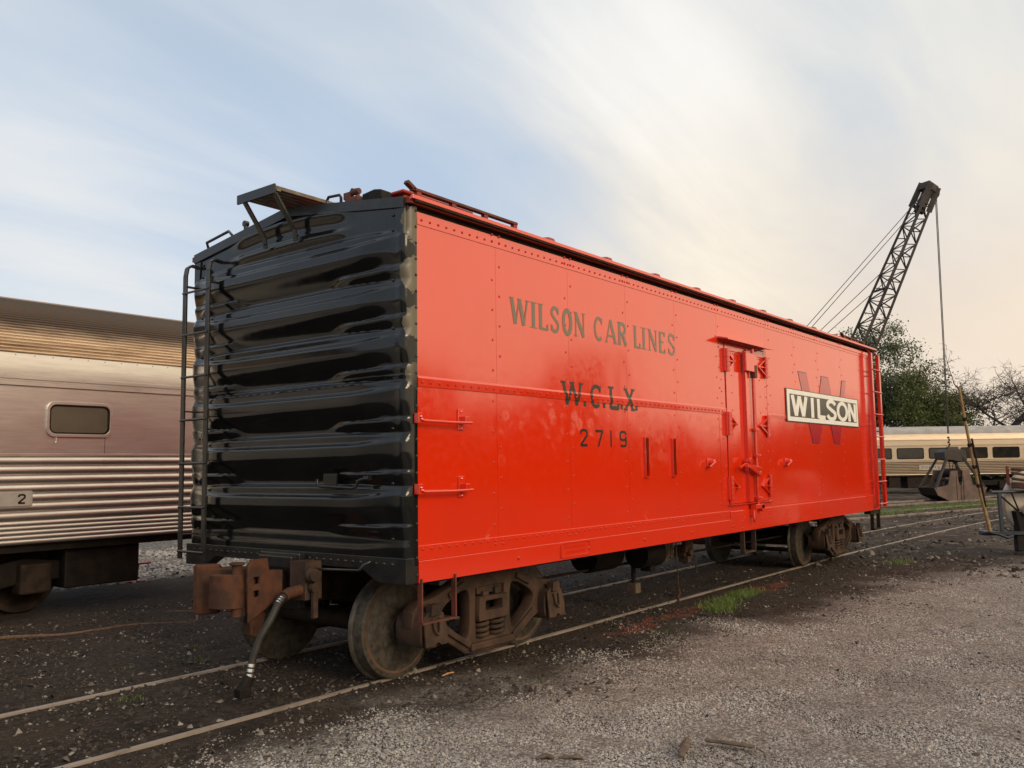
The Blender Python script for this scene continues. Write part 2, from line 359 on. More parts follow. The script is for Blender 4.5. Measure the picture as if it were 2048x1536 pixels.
    # orange red overspray on the stones beside the car
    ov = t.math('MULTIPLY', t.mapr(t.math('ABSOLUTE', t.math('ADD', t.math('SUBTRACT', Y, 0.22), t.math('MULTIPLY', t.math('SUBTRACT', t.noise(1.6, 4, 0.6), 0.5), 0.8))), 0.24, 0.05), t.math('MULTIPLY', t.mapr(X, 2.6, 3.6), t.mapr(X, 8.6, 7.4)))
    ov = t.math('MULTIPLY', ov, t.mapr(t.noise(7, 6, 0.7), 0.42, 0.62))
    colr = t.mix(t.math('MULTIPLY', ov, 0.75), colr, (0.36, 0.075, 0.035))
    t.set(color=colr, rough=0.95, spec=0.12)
    t.bump(t.math('ADD', t.math('SUBTRACT', t.noise(38, 6, 0.75), t.math('MULTIPLY', v1.outputs['Distance'], 0.5)), t.math('MULTIPLY', t.noise(6, 5, 0.6), 1.2)), 0.9, 0.03)
    MAT['ground'] = t.m
mats()

# ------------------------------------------------------------------ mesh helpers
class MB:
    def __init__(s): s.v = []; s.f = []
    def add(s, vs, fs):
        o = len(s.v); s.v += [tuple(p) for p in vs]; s.f += [tuple(i + o for i in f) for f in fs]; return s
    def box(s, x0, x1, y0, y1, z0, z1):
        return s.add([(x, y, z) for x in (x0, x1) for y in (y0, y1) for z in (z0, z1)],
                     [(0, 1, 3, 2), (4, 6, 7, 5), (0, 4, 5, 1), (2, 3, 7, 6), (0, 2, 6, 4), (1, 5, 7, 3)])
    def bar(s, p, q, w, h=None, up=(0, 0, 1)):
        h = h or w
        p, q = Vector(p), Vector(q); d = (q - p).normalized(); up = Vector(up)
        if abs(d.dot(up)) > 0.98: up = Vector((1, 0, 0))
        a = d.cross(up).normalized(); b = a.cross(d).normalized()
        vs = [c + a * sx * w / 2 + b * sz * h / 2 for c in (p, q) for sx in (-1, 1) for sz in (-1, 1)]
        return s.add(vs, [(0, 1, 3, 2), (4, 6, 7, 5), (0, 4, 5, 1), (2, 3, 7, 6), (0, 2, 6, 4), (1, 5, 7, 3)])
    def tube(s, pts, r, n=8, caps=True):
        pts = [Vector(p) for p in pts]; k = len(pts)
        rs = r if isinstance(r, (list, tuple)) else [r] * k
        d0 = (pts[1] - pts[0]).normalized()
        ref = Vector((0, 0, 1)) if abs(d0.z) < 0.9 else Vector((1, 0, 0))
        a = d0.cross(ref).normalized(); vs = []
        for i in range(k):
            d = (pts[min(i + 1, k - 1)] - pts[max(i - 1, 0)]).normalized()
            a = (a - d * a.dot(d)).normalized(); b = d.cross(a)
            vs += [pts[i] + (a * math.cos(2 * math.pi * j / n) + b * math.sin(2 * math.pi * j / n)) * rs[i] for j in range(n)]
        fs = [(i * n + j, i * n + (j + 1) % n, (i + 1) * n + (j + 1) % n, (i + 1) * n + j) for i in range(k - 1) for j in range(n)]
        if caps: fs += [tuple(range(n))[::-1], tuple((k - 1) * n + j for j in range(n))]
        return s.add(vs, fs)
    def lathe(s, prof, origin, axis='y', n=32, caps=True):
        # prof: (radius, along)
        o = Vector(origin); vs = []
        for r, a in prof:
            for j in range(n):
                c, q = r * math.cos(2 * math.pi * j / n), r * math.sin(2 * math.pi * j / n)
                vs.append(o + (Vector((c, a, q)) if axis == 'y' else Vector((a, c, q)) if axis == 'x' else Vector((c, q, a))))
        k = len(prof)
        fs = [(i * n + j, i * n + (j + 1) % n, (i + 1) * n + (j + 1) % n, (i + 1) * n + j) for i in range(k - 1) for j in range(n)]
        if caps and prof[0][0] > 1e-5: fs.append(tuple(range(n))[::-1])
        if caps and prof[-1][0] > 1e-5: fs.append(tuple((k - 1) * n + j for j in range(n)))
        return s.add(vs, fs)
    def prism(s, poly, mapf, d0, d1):
        # poly 2d, mapf(a,b,depth)->xyz
        n = len(poly)
        vs = [mapf(a, b, d0) for a, b in poly] + [mapf(a, b, d1) for a, b in poly]
        fs = [tuple(range(n)), tuple(range(n, 2 * n))[::-1]] + [(i, i + n, (i + 1) % n + n, (i + 1) % n) for i in range(n)]
        return s.add(vs, fs)
    def dome(s, c, nrm, r, h, n=8):
        c = Vector(c); nrm = Vector(nrm).normalized()
        ref = Vector((0, 0, 1)) if abs(nrm.z) < 0.9 else Vector((1, 0, 0))
        a = nrm.cross(ref).normalized(); b = nrm.cross(a)
        vs = []
        for rr, hh in ((1, 0), (0.72, 0.7)):
            vs += [c + (a * math.cos(2 * math.pi * j / n) + b * math.sin(2 * math.pi * j / n)) * r * rr + nrm * h * hh for j in range(n)]
        vs.append(c + nrm * h)
        fs = [(j, (j + 1) % n, n + (j + 1) % n, n + j) for j in range(n)] + [(n + j, n + (j + 1) % n, 2 * n) for j in range(n)]
        return s.add(vs, fs)
    def build(s, name, mat, parent=None, smooth=None, bevel=0.0, loc=None, stuff=False, face=None):
        me = bpy.data.meshes.new(name); me.from_pydata(s.v, [], s.f); me.update()
        bm = bmesh.new(); bm.from_mesh(me); bmesh.ops.remove_doubles(bm, verts=bm.verts, dist=1e-6); bmesh.ops.recalc_face_normals(bm, faces=bm.faces); bm.to_mesh(me); bm.free()
        if face: orient(me, face)
        return link(name, me, mat, parent, smooth, bevel, loc, stuff)

def orient(me, d):
    """turn every face of an open sheet so that it looks towards d"""
    d = Vector(d); bm = bmesh.new(); bm.from_mesh(me); bm.normal_update()
    fl = [f for f in bm.faces if f.normal.dot(d) < 0]
    if fl: bmesh.ops.reverse_faces(bm, faces=fl)
    bm.to_mesh(me); bm.free(); me.update()

def link(name, me, mat, parent=None, smooth=None, bevel=0.0, loc=None, stuff=False):
    o = bpy.data.objects.new(name, me); COL.objects.link(o)
    me.materials.append(MAT[mat] if isinstance(mat, str) else mat)
    if smooth:
        me.polygons.foreach_set('use_smooth', [True] * len(me.polygons))
        me.set_sharp_from_angle(angle=R_(smooth if smooth > 1 else 35))
    if bevel:
        b = o.modifiers.new('bevel', 'BEVEL'); b.width = bevel; b.segments = 2; b.limit_method = 'ANGLE'; b.angle_limit = R_(40)
    if parent: o.parent = parent
    if loc: o.location = loc
    if stuff: o['kind'] = 'stuff'
    return o

def thing(name, label, cat, loc=(0, 0, 0), rz=0.0, group=None):
    o = bpy.data.objects.new(name, None); COL.objects.link(o); o.empty_display_size = 0.2
    o.location = loc; o.rotation_euler = (0, 0, rz)
    return tag(o, label, cat, group)
def tag(o, label, cat, group=None):
    o['label'] = label; o['category'] = cat
    if group: o['group'] = group
    return o
def part_empty(name, parent, loc=(0, 0, 0), rz=0.0):
    o = bpy.data.objects.new(name, None); COL.objects.link(o); o.parent = parent; o.location = loc; o.rotation_euler = (0, 0, rz); o.empty_display_size = 0.1
    return o
def copy_obj(o, parent=None):
    c = o.copy(); COL.objects.link(c); c.parent = parent
    for ch in list(o.children): copy_obj(ch, c)
    return c

def plate2d(splines, extrude, bevel=0.0):
    """flat plate with holes in the local xy plane -> mesh"""
    cu_ = bpy.data.curves.new('plate', 'CURVE'); cu_.dimensions = '2D'; cu_.fill_mode = 'BOTH'
    cu_.extrude = extrude; cu_.bevel_depth = bevel; cu_.bevel_resolution = 1; cu_.resolution_u = 1
    for pts in splines:
        sp = cu_.splines.new('POLY'); sp.points.add(len(pts) - 1); sp.use_cyclic_u = True
        for p, q in zip(sp.points, pts): p.co = (q[0], q[1], 0, 1)
    ob = bpy.data.objects.new('plate', cu_)
    me = bpy.data.meshes.new_from_object(ob)
    bpy.data.objects.remove(ob); bpy.data.curves.remove(cu_)
    me.materials.clear()
    return me
def chaikin(p, k=2):
    for _ in range(k):
        q = []
        for i in range(len(p)):
            a, b = p[i], p[(i + 1) % len(p)]
            q += [(a[0] * .75 + b[0] * .25, a[1] * .75 + b[1] * .25), (a[0] * .25 + b[0] * .75, a[1] * .25 + b[1] * .75)]
        p = q
    return p
def rrect(x0, x1, z0, z1, r, n=5):
    pts = []
    for cx, cz, a0 in ((x1 - r, z1 - r, 0), (x0 + r, z1 - r, 90), (x0 + r, z0 + r, 180), (x1 - r, z0 + r, 270)):
        for i in range(n + 1):
            a = R_(a0 + 90 * i / n); pts.append((cx + r * math.cos(a), cz + r * math.sin(a)))
    return pts

# ------------------------------------------------------------------ stroke lettering
def arc(cx, cz, rx, rz, a0, a1, n=14):
    return [(cx + rx * math.cos(R_(a0 + (a1 - a0) * i / n)), cz + rz * math.sin(R_(a0 + (a1 - a0) * i / n))) for i in range(n + 1)]
def superarc(cx, cz, rx, rz, a0, a1, n=20, p=0.62):
    o = []
    for i in range(n + 1):
        a = R_(a0 + (a1 - a0) * i / n); c, s = math.cos(a), math.sin(a)
        o.append((cx + rx * math.copysign(abs(c) ** p, c), cz + rz * math.copysign(abs(s) ** p, s)))
    return o
def glyph(ch, T, t, serif):
    """strokes [(points,width)] in a unit box; T thick, t thin (fractions of height handled by caller)"""
    k = []
    def sf(x, z, w): 
        if serif: k.append(([(x - w, z), (x + w, z)], serif))
    if ch == 'W':
        k = [([(.06, 1), (.27, .02)], T), ([(.27, .02), (.5, .98)], t), ([(.5, .98), (.74, .02)], T), ([(.74, .02), (.95, 1)], t)]
        if serif: sf(.06, .985, .12); sf(.5, .985, .10); sf(.95, .985, .10)
    elif ch == 'I':
        k = [([(.5, 0), (.5, 1)], T)]; sf(.5, .015, .9); sf(.5, .985, .9)
    elif ch == 'L':
        k = [([(.2, 0), (.2, 1)], T), ([(.2, .04), (.95, .04)], t * 1.3)]
        if serif: sf(.2, .985, .26); k.append(([(.92, .0), (.92, .24)], t))
    elif ch == 'S':
        k = [([(.88, .80)] + arc(.5, .75, .36, .22, 35, 200, 8) + [(.30, .60), (.5, .51), (.72, .42)] + arc(.5, .26, .37, .24, 20, -150, 8) + [(.10, .22)], (T + t) / 2)]
        if serif: k += [([(.88, .72), (.88, .98)], t), ([(.1, .03), (.1, .28)], t)]
    elif ch == 'O':
        k = [(arc(.5, .5, .42, .47, 90, 270, 14), T), (arc(.5, .5, .42, .47, -90, 90, 14), T)]
        if not serif: k = [(arc(.5, .5, .42, .44, 90, 450, 28), T)]
    elif ch == 'N':
        k = [([(.12, 0), (.12, 1)], t), ([(.88, 0), (.88, 1)], t), ([(.12, .97), (.88, .03)], T)]
        if serif: sf(.12, .015, .16); sf(.08, .985, .16); sf(.88, .985, .16)
    elif ch == 'C':
        k = [(arc(.53, .5, .43, .46, 50, 310, 18), (T + t) / 2)]
        if serif: k += [([(.86, .70), (.86, .98)], t)]
    elif ch == 'A':
        k = [([(.05, 0), (.47, 1)], t), ([(.95, 0), (.47, 1)], T), ([(.2, .30), (.78, .30)], t)]
        if serif: sf(.07, .015, .14); sf(.93, .015, .16)
    elif ch == 'R':
        k = [([(.18, 0), (.18, 1)], T), ([(.18, .95), (.45, .95)] + arc(.50, .73, .33, .22, 90, -90, 10) + [(.45, .51), (.18, .51)], (T + t) / 2), ([(.48, .5), (.92, .0)], T)]
        if serif: sf(.16, .015, .2); sf(.14, .985, .16)
    elif ch == 'E':
        k = [([(.18, 0), (.18, 1)], T), ([(.18, .04), (.92, .04)], t * 1.2), ([(.18, .96), (.88, .96)], t * 1.2), ([(.18, .52), (.70, .52)], t)]
        if serif: k += [([(.90, 0), (.90, .2)], t), ([(.86, .8), (.86, 1)], t)]
    elif ch == 'X':
        k = [([(.12, 1), (.88, 0)], T), ([(.86, 1), (.14, 0)], t)]
        for x, z in ((.12, .98), (.86, .98), (.14, .02), (.88, .02)): sf(x, z, .17)
    elif ch == 'T':
        k = [([(.5, 0), (.5, .95)], T), ([(.02, .93), (.98, .93)], T)]
    elif ch == 'V':
        k = [([(.04, 1), (.5, .03)], T), ([(.96, 1), (.5, .03)], T)]
    elif ch == 'M':
        k = [([(.08, 0), (.08, 1)], T), ([(.92, 0), (.92, 1)], T), ([(.08, .96), (.5, .2)], T), ([(.92, .96), (.5, .2)], T)]
    elif ch == '2':
        k = [([(.10, .72)] + superarc(.5, .73, .38, .22, 170, -10, 12) + [(.85, .62), (.14, .12), (.12, .06)], T), ([(.06, .06), (.92, .06)], T)]
    elif ch == '7':
        k = [([(.06, .93), (.94, .93)], T), ([(.88, .93), (.36, 0)], T)]
    elif ch == '1':
        k = [([(.5, 0), (.5, 1)], T)]
    elif ch == '6':
        k = [(superarc(.5, .28, .36, .24, 0, 360, 20), T), ([(.14, .3), (.15, .74)] + superarc(.5, .73, .36, .22, 170, 20, 8), T)]
    elif ch == '9':
        k = [(superarc(.5, .69, .37, .26, 0, 360, 20), T), ([(.87, .70), (.87, .26)] + superarc(.5, .25, .37, .20, -10, -150, 8), T)]
    elif ch == '.':
        k = [([(.5, 0), (.5, T * 1.1)], T)]
    return k
def stroke_poly(pts, w):
    """left/right offset points of a polyline"""
    Ls, Rs = [], []
    n = len(pts); closed = n > 3 and math.dist(pts[0], pts[-1]) < 1e-6
    for i in range(n):
        a = Vector(pts[i - 1]) if i else (Vector(pts[-2]) if closed else None); b = Vector(pts[i]); c = Vector(pts[i + 1]) if i < n - 1 else (Vector(pts[1]) if closed else None)
        d1 = (b - a).normalized() if a is not None else None; d2 = (c - b).normalized() if c is not None else None
        d = d2 if d1 is None else d1 if d2 is None else (d1 + d2).normalized()
        nn = Vector((-d.y, d.x)); m = 1.0
        if d1 is not None and d2 is not None: m = 1.0 / max(0.5, abs(nn.dot(Vector((-d1.y, d1.x)))))
        Ls.append(b + nn * w / 2 * m); Rs.append(b - nn * w / 2 * m)
    return Ls, Rs
def letter(ch, x0, x1, z0, z1, T, t=None, serif=0.0, y=-0.003, surf=None, slant=0.0, name='letter', mat='text_dark', parent=None, grow=0.0, xs=1.0):
    t = t or T
    W_, H_ = x1 - x0, z1 - z0
    mb = MB()
    for i, (pts, w) in enumerate(glyph(ch, T, t, serif)):
        P = [((x0 + a * W_ + slant * (b - .5) * H_) / xs, z0 + b * H_) for a, b in pts]
        Ls, Rs = stroke_poly(P, w * H_ + grow)
        dy = y - 0.00035 * i
        n = len(P); vs = []
        for l, r in zip(Ls, Rs): vs += [(l.x * xs, dy, l.y), (r.x * xs, dy, r.y)]
        mb.add(vs, [(2 * j, 2 * j + 1, 2 * j + 3, 2 * j + 2) for j in range(n - 1)])
    if surf:
        me = bpy.data.meshes.new(name); me.from_pydata(mb.v, [], mb.f)
        bm = bmesh.new(); bm.from_mesh(me)
        for zc in surf[1]:
            g = bm.verts[:] + bm.edges[:] + bm.faces[:]
            bmesh.ops.bisect_plane(bm, geom=g, plane_co=(0, 0, zc), plane_no=(0, 0, 1), dist=1e-5)
        for v in bm.verts: v.co.y -= surf[0](v.co.z)
        bm.to_mesh(me); bm.free(); orient(me, (0, -1, 0))
        return link(name, me, mat, parent)
    return mb.build(name, mat, parent, face=(0, -1, 0))

# ================================================================== GROUND
def gz(x, y=0.0): return -0.010 - 0.01 * min(14.0, max(0.0, x - 12.0))
def build_ground():
    # fine sheet near, coarse to the horizon
    xs = np.concatenate([np.array([-600, -300, -150, -80, -45, -25, -15, -10]), np.arange(-7, 16.01, 0.16), np.array([17, 19, 21, 24, 28, 33, 40, 50, 65, 85, 120, 180, 300, 600])])
    ys = np.concatenate([np.array([-600, -300, -150, -80, -45, -25, -15, -10, -8]), np.arange(-6, 10.01, 0.16), np.array([11, 13, 15, 18, 22, 28, 36, 48, 65, 90, 140, 300, 600])])
    XX, YY = np.meshgrid(xs, ys, indexing='ij')
    ZZ = -0.010 - 0.01 * np.clip(XX - 12, 0, 14)
    near = ((XX > -7) & (XX < 16) & (YY > -6) & (YY < 10))
    b = 0.012 * np.sin(XX * 1.7 + 0.6 * np.sin(YY * 1.3)) * np.sin(YY * 1.4 + 0.5) + 0.008 * np.sin(XX * 3.9 + YY * 2.2) * np.sin(YY * 3.3 - XX)
    b += rng.normal(0, 0.0035, XX.shape)
    rail = np.minimum(np.abs(YY - 0.705), np.abs(YY - 2.215))
    b *= np.clip(rail / 0.35, 0.15, 1)
    ZZ = ZZ + np.where(near, b, 0)
    n, m = XX.shape
    vs = np.stack([XX, YY, ZZ], -1).reshape(-1, 3)
    idx = np.arange(n * m).reshape(n, m)
    fs = np.stack([idx[:-1, :-1], idx[1:, :-1], idx[1:, 1:], idx[:-1, 1:]], -1).reshape(-1, 4)
    me = bpy.data.meshes.new('ground'); me.from_pydata(vs.tolist(), [], fs.tolist())
    o = link('ground', me, 'ground', smooth=80); o['kind'] = 'structure'
build_ground()

def scatter_stones(name, mat, n, area, size, dens=None, seed=1, zoff=0.0):
    r = np.random.default_rng(seed)
    k = n * 3 if dens is not None else n
    P = area(r, k)
    if dens is not None:
        keep = r.random(len(P)) < dens(P); P = P[keep][:n]
    n = len(P)
    base = np.array([[1, 0, 0], [-1, 0, 0], [0, 1, 0], [0, -1, 0], [0.25, 0.2, 0.8], [-.3, -.25, 0.75]], float)
    faces = np.array([[0, 2, 4], [2, 1, 5], [2, 5, 4], [1, 3, 5], [3, 0, 4], [3, 4, 5]])
    s = size(r, n)
    V = base[None] * (1 + r.normal(0, 0.28, (n, 6, 3)))
    V *= s[:, None, None] * np.stack([np.ones(n), r.uniform(.6, 1, n), r.uniform(.55, 1.0, n)], -1)[:, None, :]
    a = r.uniform(0, 6.28, n); c, q = np.cos(a), np.sin(a)
    tlt = r.normal(0, .35, n)
    z2 = V[..., 2] + tlt[:, None] * V[..., 0]
    x = V[..., 0] * c[:, None] - V[..., 1] * q[:, None]; y = V[..., 0] * q[:, None] + V[..., 1] * c[:, None]
    V = np.stack([x + P[:, 0, None], y + P[:, 1, None], z2 + P[:, 2, None] + s[:, None] * 0.10 + zoff], -1)
    F = (faces[None] + (np.arange(n) * 6)[:, None, None]).reshape(-1, 3)
    me = bpy.data.meshes.new(name)
    me.vertices.add(n * 6); me.vertices.foreach_set('co', V.reshape(-1).astype(np.float32))
    nf = len(F); me.loops.add(nf * 3); me.loops.foreach_set('vertex_index', F.reshape(-1).astype(np.int32))
    me.polygons.add(nf); me.polygons.foreach_set('loop_start', np.arange(0, nf * 3, 3, dtype=np.int32))
    me.update(calc_edges=True); me.validate()
    return link(name, me, mat, stuff=True)

def gravel_edge(P):
    x, y = P[:, 0], P[:, 1]
    wob = 0.5 * np.sin(x * 1.1 + 1.0) + 0.35 * np.sin(x * 2.7 + y * 1.9) + 0.25 * np.sin(x * 5.1 - y * 3.0)
    s = y + 0.15 * np.maximum(x, 0) + wob * 0.8
    return np.clip((0.25 - s) / 0.9, 0, 1)
def area_cam(x0, x1, y0, y1, power=1.0):
    # points in front of the camera, denser near it
    C = np.array([-4.85, -4.72]); w = np.array([0.788, 0.6155])
    def f(r, n):
        a = r.uniform(-0.62, 0.62, n * 2); d = 2.2 + (r.random(n * 2) ** 1.6) * 15.0
        th = math.atan2(w[1], w[0]) + a
        x = C[0] + d * np.cos(th); y = C[1] + d * np.sin(th)
        ok = (x > x0) & (x < x1) & (y > y0) & (y < y1)
        x, y = x[ok][:n], y[ok][:n]
        z = -0.012 - 0.01 * np.clip(x - 12, 0, 14) + 0.012 * np.sin(x * 1.7 + 0.6 * np.sin(y * 1.3)) * np.sin(y * 1.4 + 0.5)
        return np.stack([x, y, z], -1)
    return f
scatter_stones('gravel', 'stone', 270000, area_cam(-6, 16, -9, 1.0), lambda r, n: np.clip(r.lognormal(math.log(0.0086), 0.30, n), 0.004, 0.020), gravel_edge, 3)
scatter_stones('cinder_stones', 'cinder', 30000, area_cam(-6, 24, -4, 6.5), lambda r, n: np.clip(r.lognormal(math.log(0.010), 0.5, n), 0.003, 0.035), lambda P: 1 - 0.985 * gravel_edge(P), 4)
def far_area(r, n):
    u = r.random(n); x = 10 + 26 * u ** 1.2; y = r.uniform(-5, 7, n) - 0.12 * (x - 10)
    k = np.sin(x * 1.3 + y * 2.1) + np.sin(x * .6 - y * 1.1) + r.normal(0, .8, n) > -.3
    x, y = x[k], y[k]
    return np.stack([x, y, -0.012 - 0.01 * np.clip(x - 12, 0, 14)], -1)
scatter_stones('dirt_clods', 'cinder', 13000, far_area, lambda r, n: np.clip(r.lognormal(math.log(0.026), 0.5, n), 0.010, 0.09), None, 6)
def pale_area(r, n):
    x = r.uniform(1.5, 12, n); y = r.uniform(8.8, 14, n); return np.stack([x, y, np.full(n, -0.01)], -1)
scatter_stones('pale_ballast', 'stone', 6000, pale_area, lambda r, n: np.clip(r.lognormal(math.log(0.035), 0.35, n), 0.01, 0.08), None, 5)

# grass patches
def grass(name, spots, n, h, seed):
    r = np.random.default_rng(seed); mb = MB()
    for i in range(n):
        cx, cy, rx, ry = spots[r.integers(len(spots))]
        x, y = cx + r.normal(0, rx * .45), cy + r.normal(0, ry * .45)
        z = gz(x) - 0.005; hh = h * r.uniform(.4, 1.1); a = r.uniform(0, 6.28); w = h * 0.055
        lx, ly = r.normal(0, .4) * hh, r.normal(0, .4) * hh
        dx, dy = math.cos(a) * w, math.sin(a) * w
        mb.add([(x - dx, y - dy, z), (x + dx, y + dy, z), (x + lx * .4 + dx * .7, y + ly * .4 + dy * .7, z + hh * .6), (x + lx * .4 - dx * .7, y + ly * .4 - dy * .7, z + hh * .6), (x + lx, y + ly, z + hh)], [(0, 1, 2, 3), (3, 2, 4)])
    me = bpy.data.meshes.new(name); me.from_pydata(mb.v, [], mb.f)
    return link(name, me, 'grass', stuff=True)
grass('grass', [(5.25, .02, .34, .26), (5.6, .12, .25, .2), (6.15, .18, .3, .16), (6.5, .2, .35, .16), (5.0, -.1, .2, .16)], 1900, 0.085, 11)
grass('grass', [(11.35, -.5, .5, .22)], 300, 0.07, 12)
grass('grass', [(-.25, 2.95, .12, .1), (-.1, 2.75, .1, .1), (.25, 3.3, .15, .12), (-.7, 2.9, .1, .08), (-1.2, 1.9, .1, .1)], 170, 0.05, 13)
grass('grass', [(33 + 1.2 * i, 4.1 - .38 * i, 1.4, .9) for i in range(9)] + [(29, 4.6, 2.0, .5), (31, 4.3, 2, .6)], 9000, 0.13, 14)
grass('grass', [(3.0, -.35, .25, .2), (3.5, -.2, .3, .15), (1.0, -.3, .2, .2)], 90, 0.045, 15)

# ================================================================== TRACKS
W, C_, L = 2.92, 1.46, 12.12
def rail_mesh(pts, name, parent, w=0.042, h=0.16, top=0.006):
    mb = MB(); n = len(pts); vs = []
    prof = [(-w / 2, 0), (-w / 2, -0.035), (-0.012, -0.05), (-0.012, -h + 0.02), (-0.06, -h), (0.06, -h), (0.012, -h + 0.02), (0.012, -0.05), (w / 2, -0.035), (w / 2, 0), (w / 2 - .012, 0.006), (-w / 2 + .012, 0.006)]
    for i, p in enumerate(pts):
        p = Vector(p); d = (Vector(pts[min(i + 1, n - 1)]) - Vector(pts[max(i - 1, 0)])).normalized(); a = Vector((d.y, -d.x, 0)).normalized()
        for u, v in prof: vs.append(p + a * u + Vector((0, 0, v + top)))
    k = len(prof)
    fs = [(i * k + j, i * k + (j + 1) % k, (i + 1) * k + (j + 1) % k, (i + 1) * k + j) for i in range(n - 1) for j in range(k)]
    fs += [tuple(range(k)), tuple((n - 1) * k + j for j in range(k))]
    mb.add(vs, fs)
    return mb.build(name, 'rail', parent, smooth=30)
def bend(x): return -0.0062 * max(0, x - 21) ** 2 if x > 21 else 0.0
def rail_z(x): return gz(x) + 0.010
def track(label, lines, lift=0.0):
    t = thing('railway_track', label, 'track', (lines[0][0][0], lines[0][0][1], 0))
    o = Vector((lines[0][0][0], lines[0][0][1], 0))
    for ln in lines:
        rail_mesh([Vector((x, y, rail_z(x) + lift)) - o for x, y in ln], 'rail', t)
    return t
xs = [-30, -15, -8, -4, -2, 0, 2, 4, 6, 8, 10, 12, 14, 17, 21, 24, 27, 30, 34, 38]
track('two worn rails running under the orange red boxcar, half sunk in the dirt', [[(x, C_ - .755 + bend(x)) for x in xs], [(x, C_ + .755 + bend(x)) for x in xs]])
track('rails under the silver coach left of the boxcar', [[(-40, 7.145), (-10, 7.145), (30, 7.145)], [(-40, 8.655), (-10, 8.655), (30, 8.655)]])
track('dark rusty rails between the grass strip and the boxcar track', [[(20, 5.6), (26.5, 3.84), (36.5, 1.1), (50, -2.6)], [(21, 6.95), (27, 5.3), (37, 2.55), (50, -1.0)]], 0.05)
track('brown rails under and beside the clamshell bucket', [[(28, 8.2), (34.8, 5.86), (45.2, 2.3), (60, -2.8)], [(29, 9.6), (35.3, 7.4), (45.7, 3.8), (60, -1.2)]], 0.06)

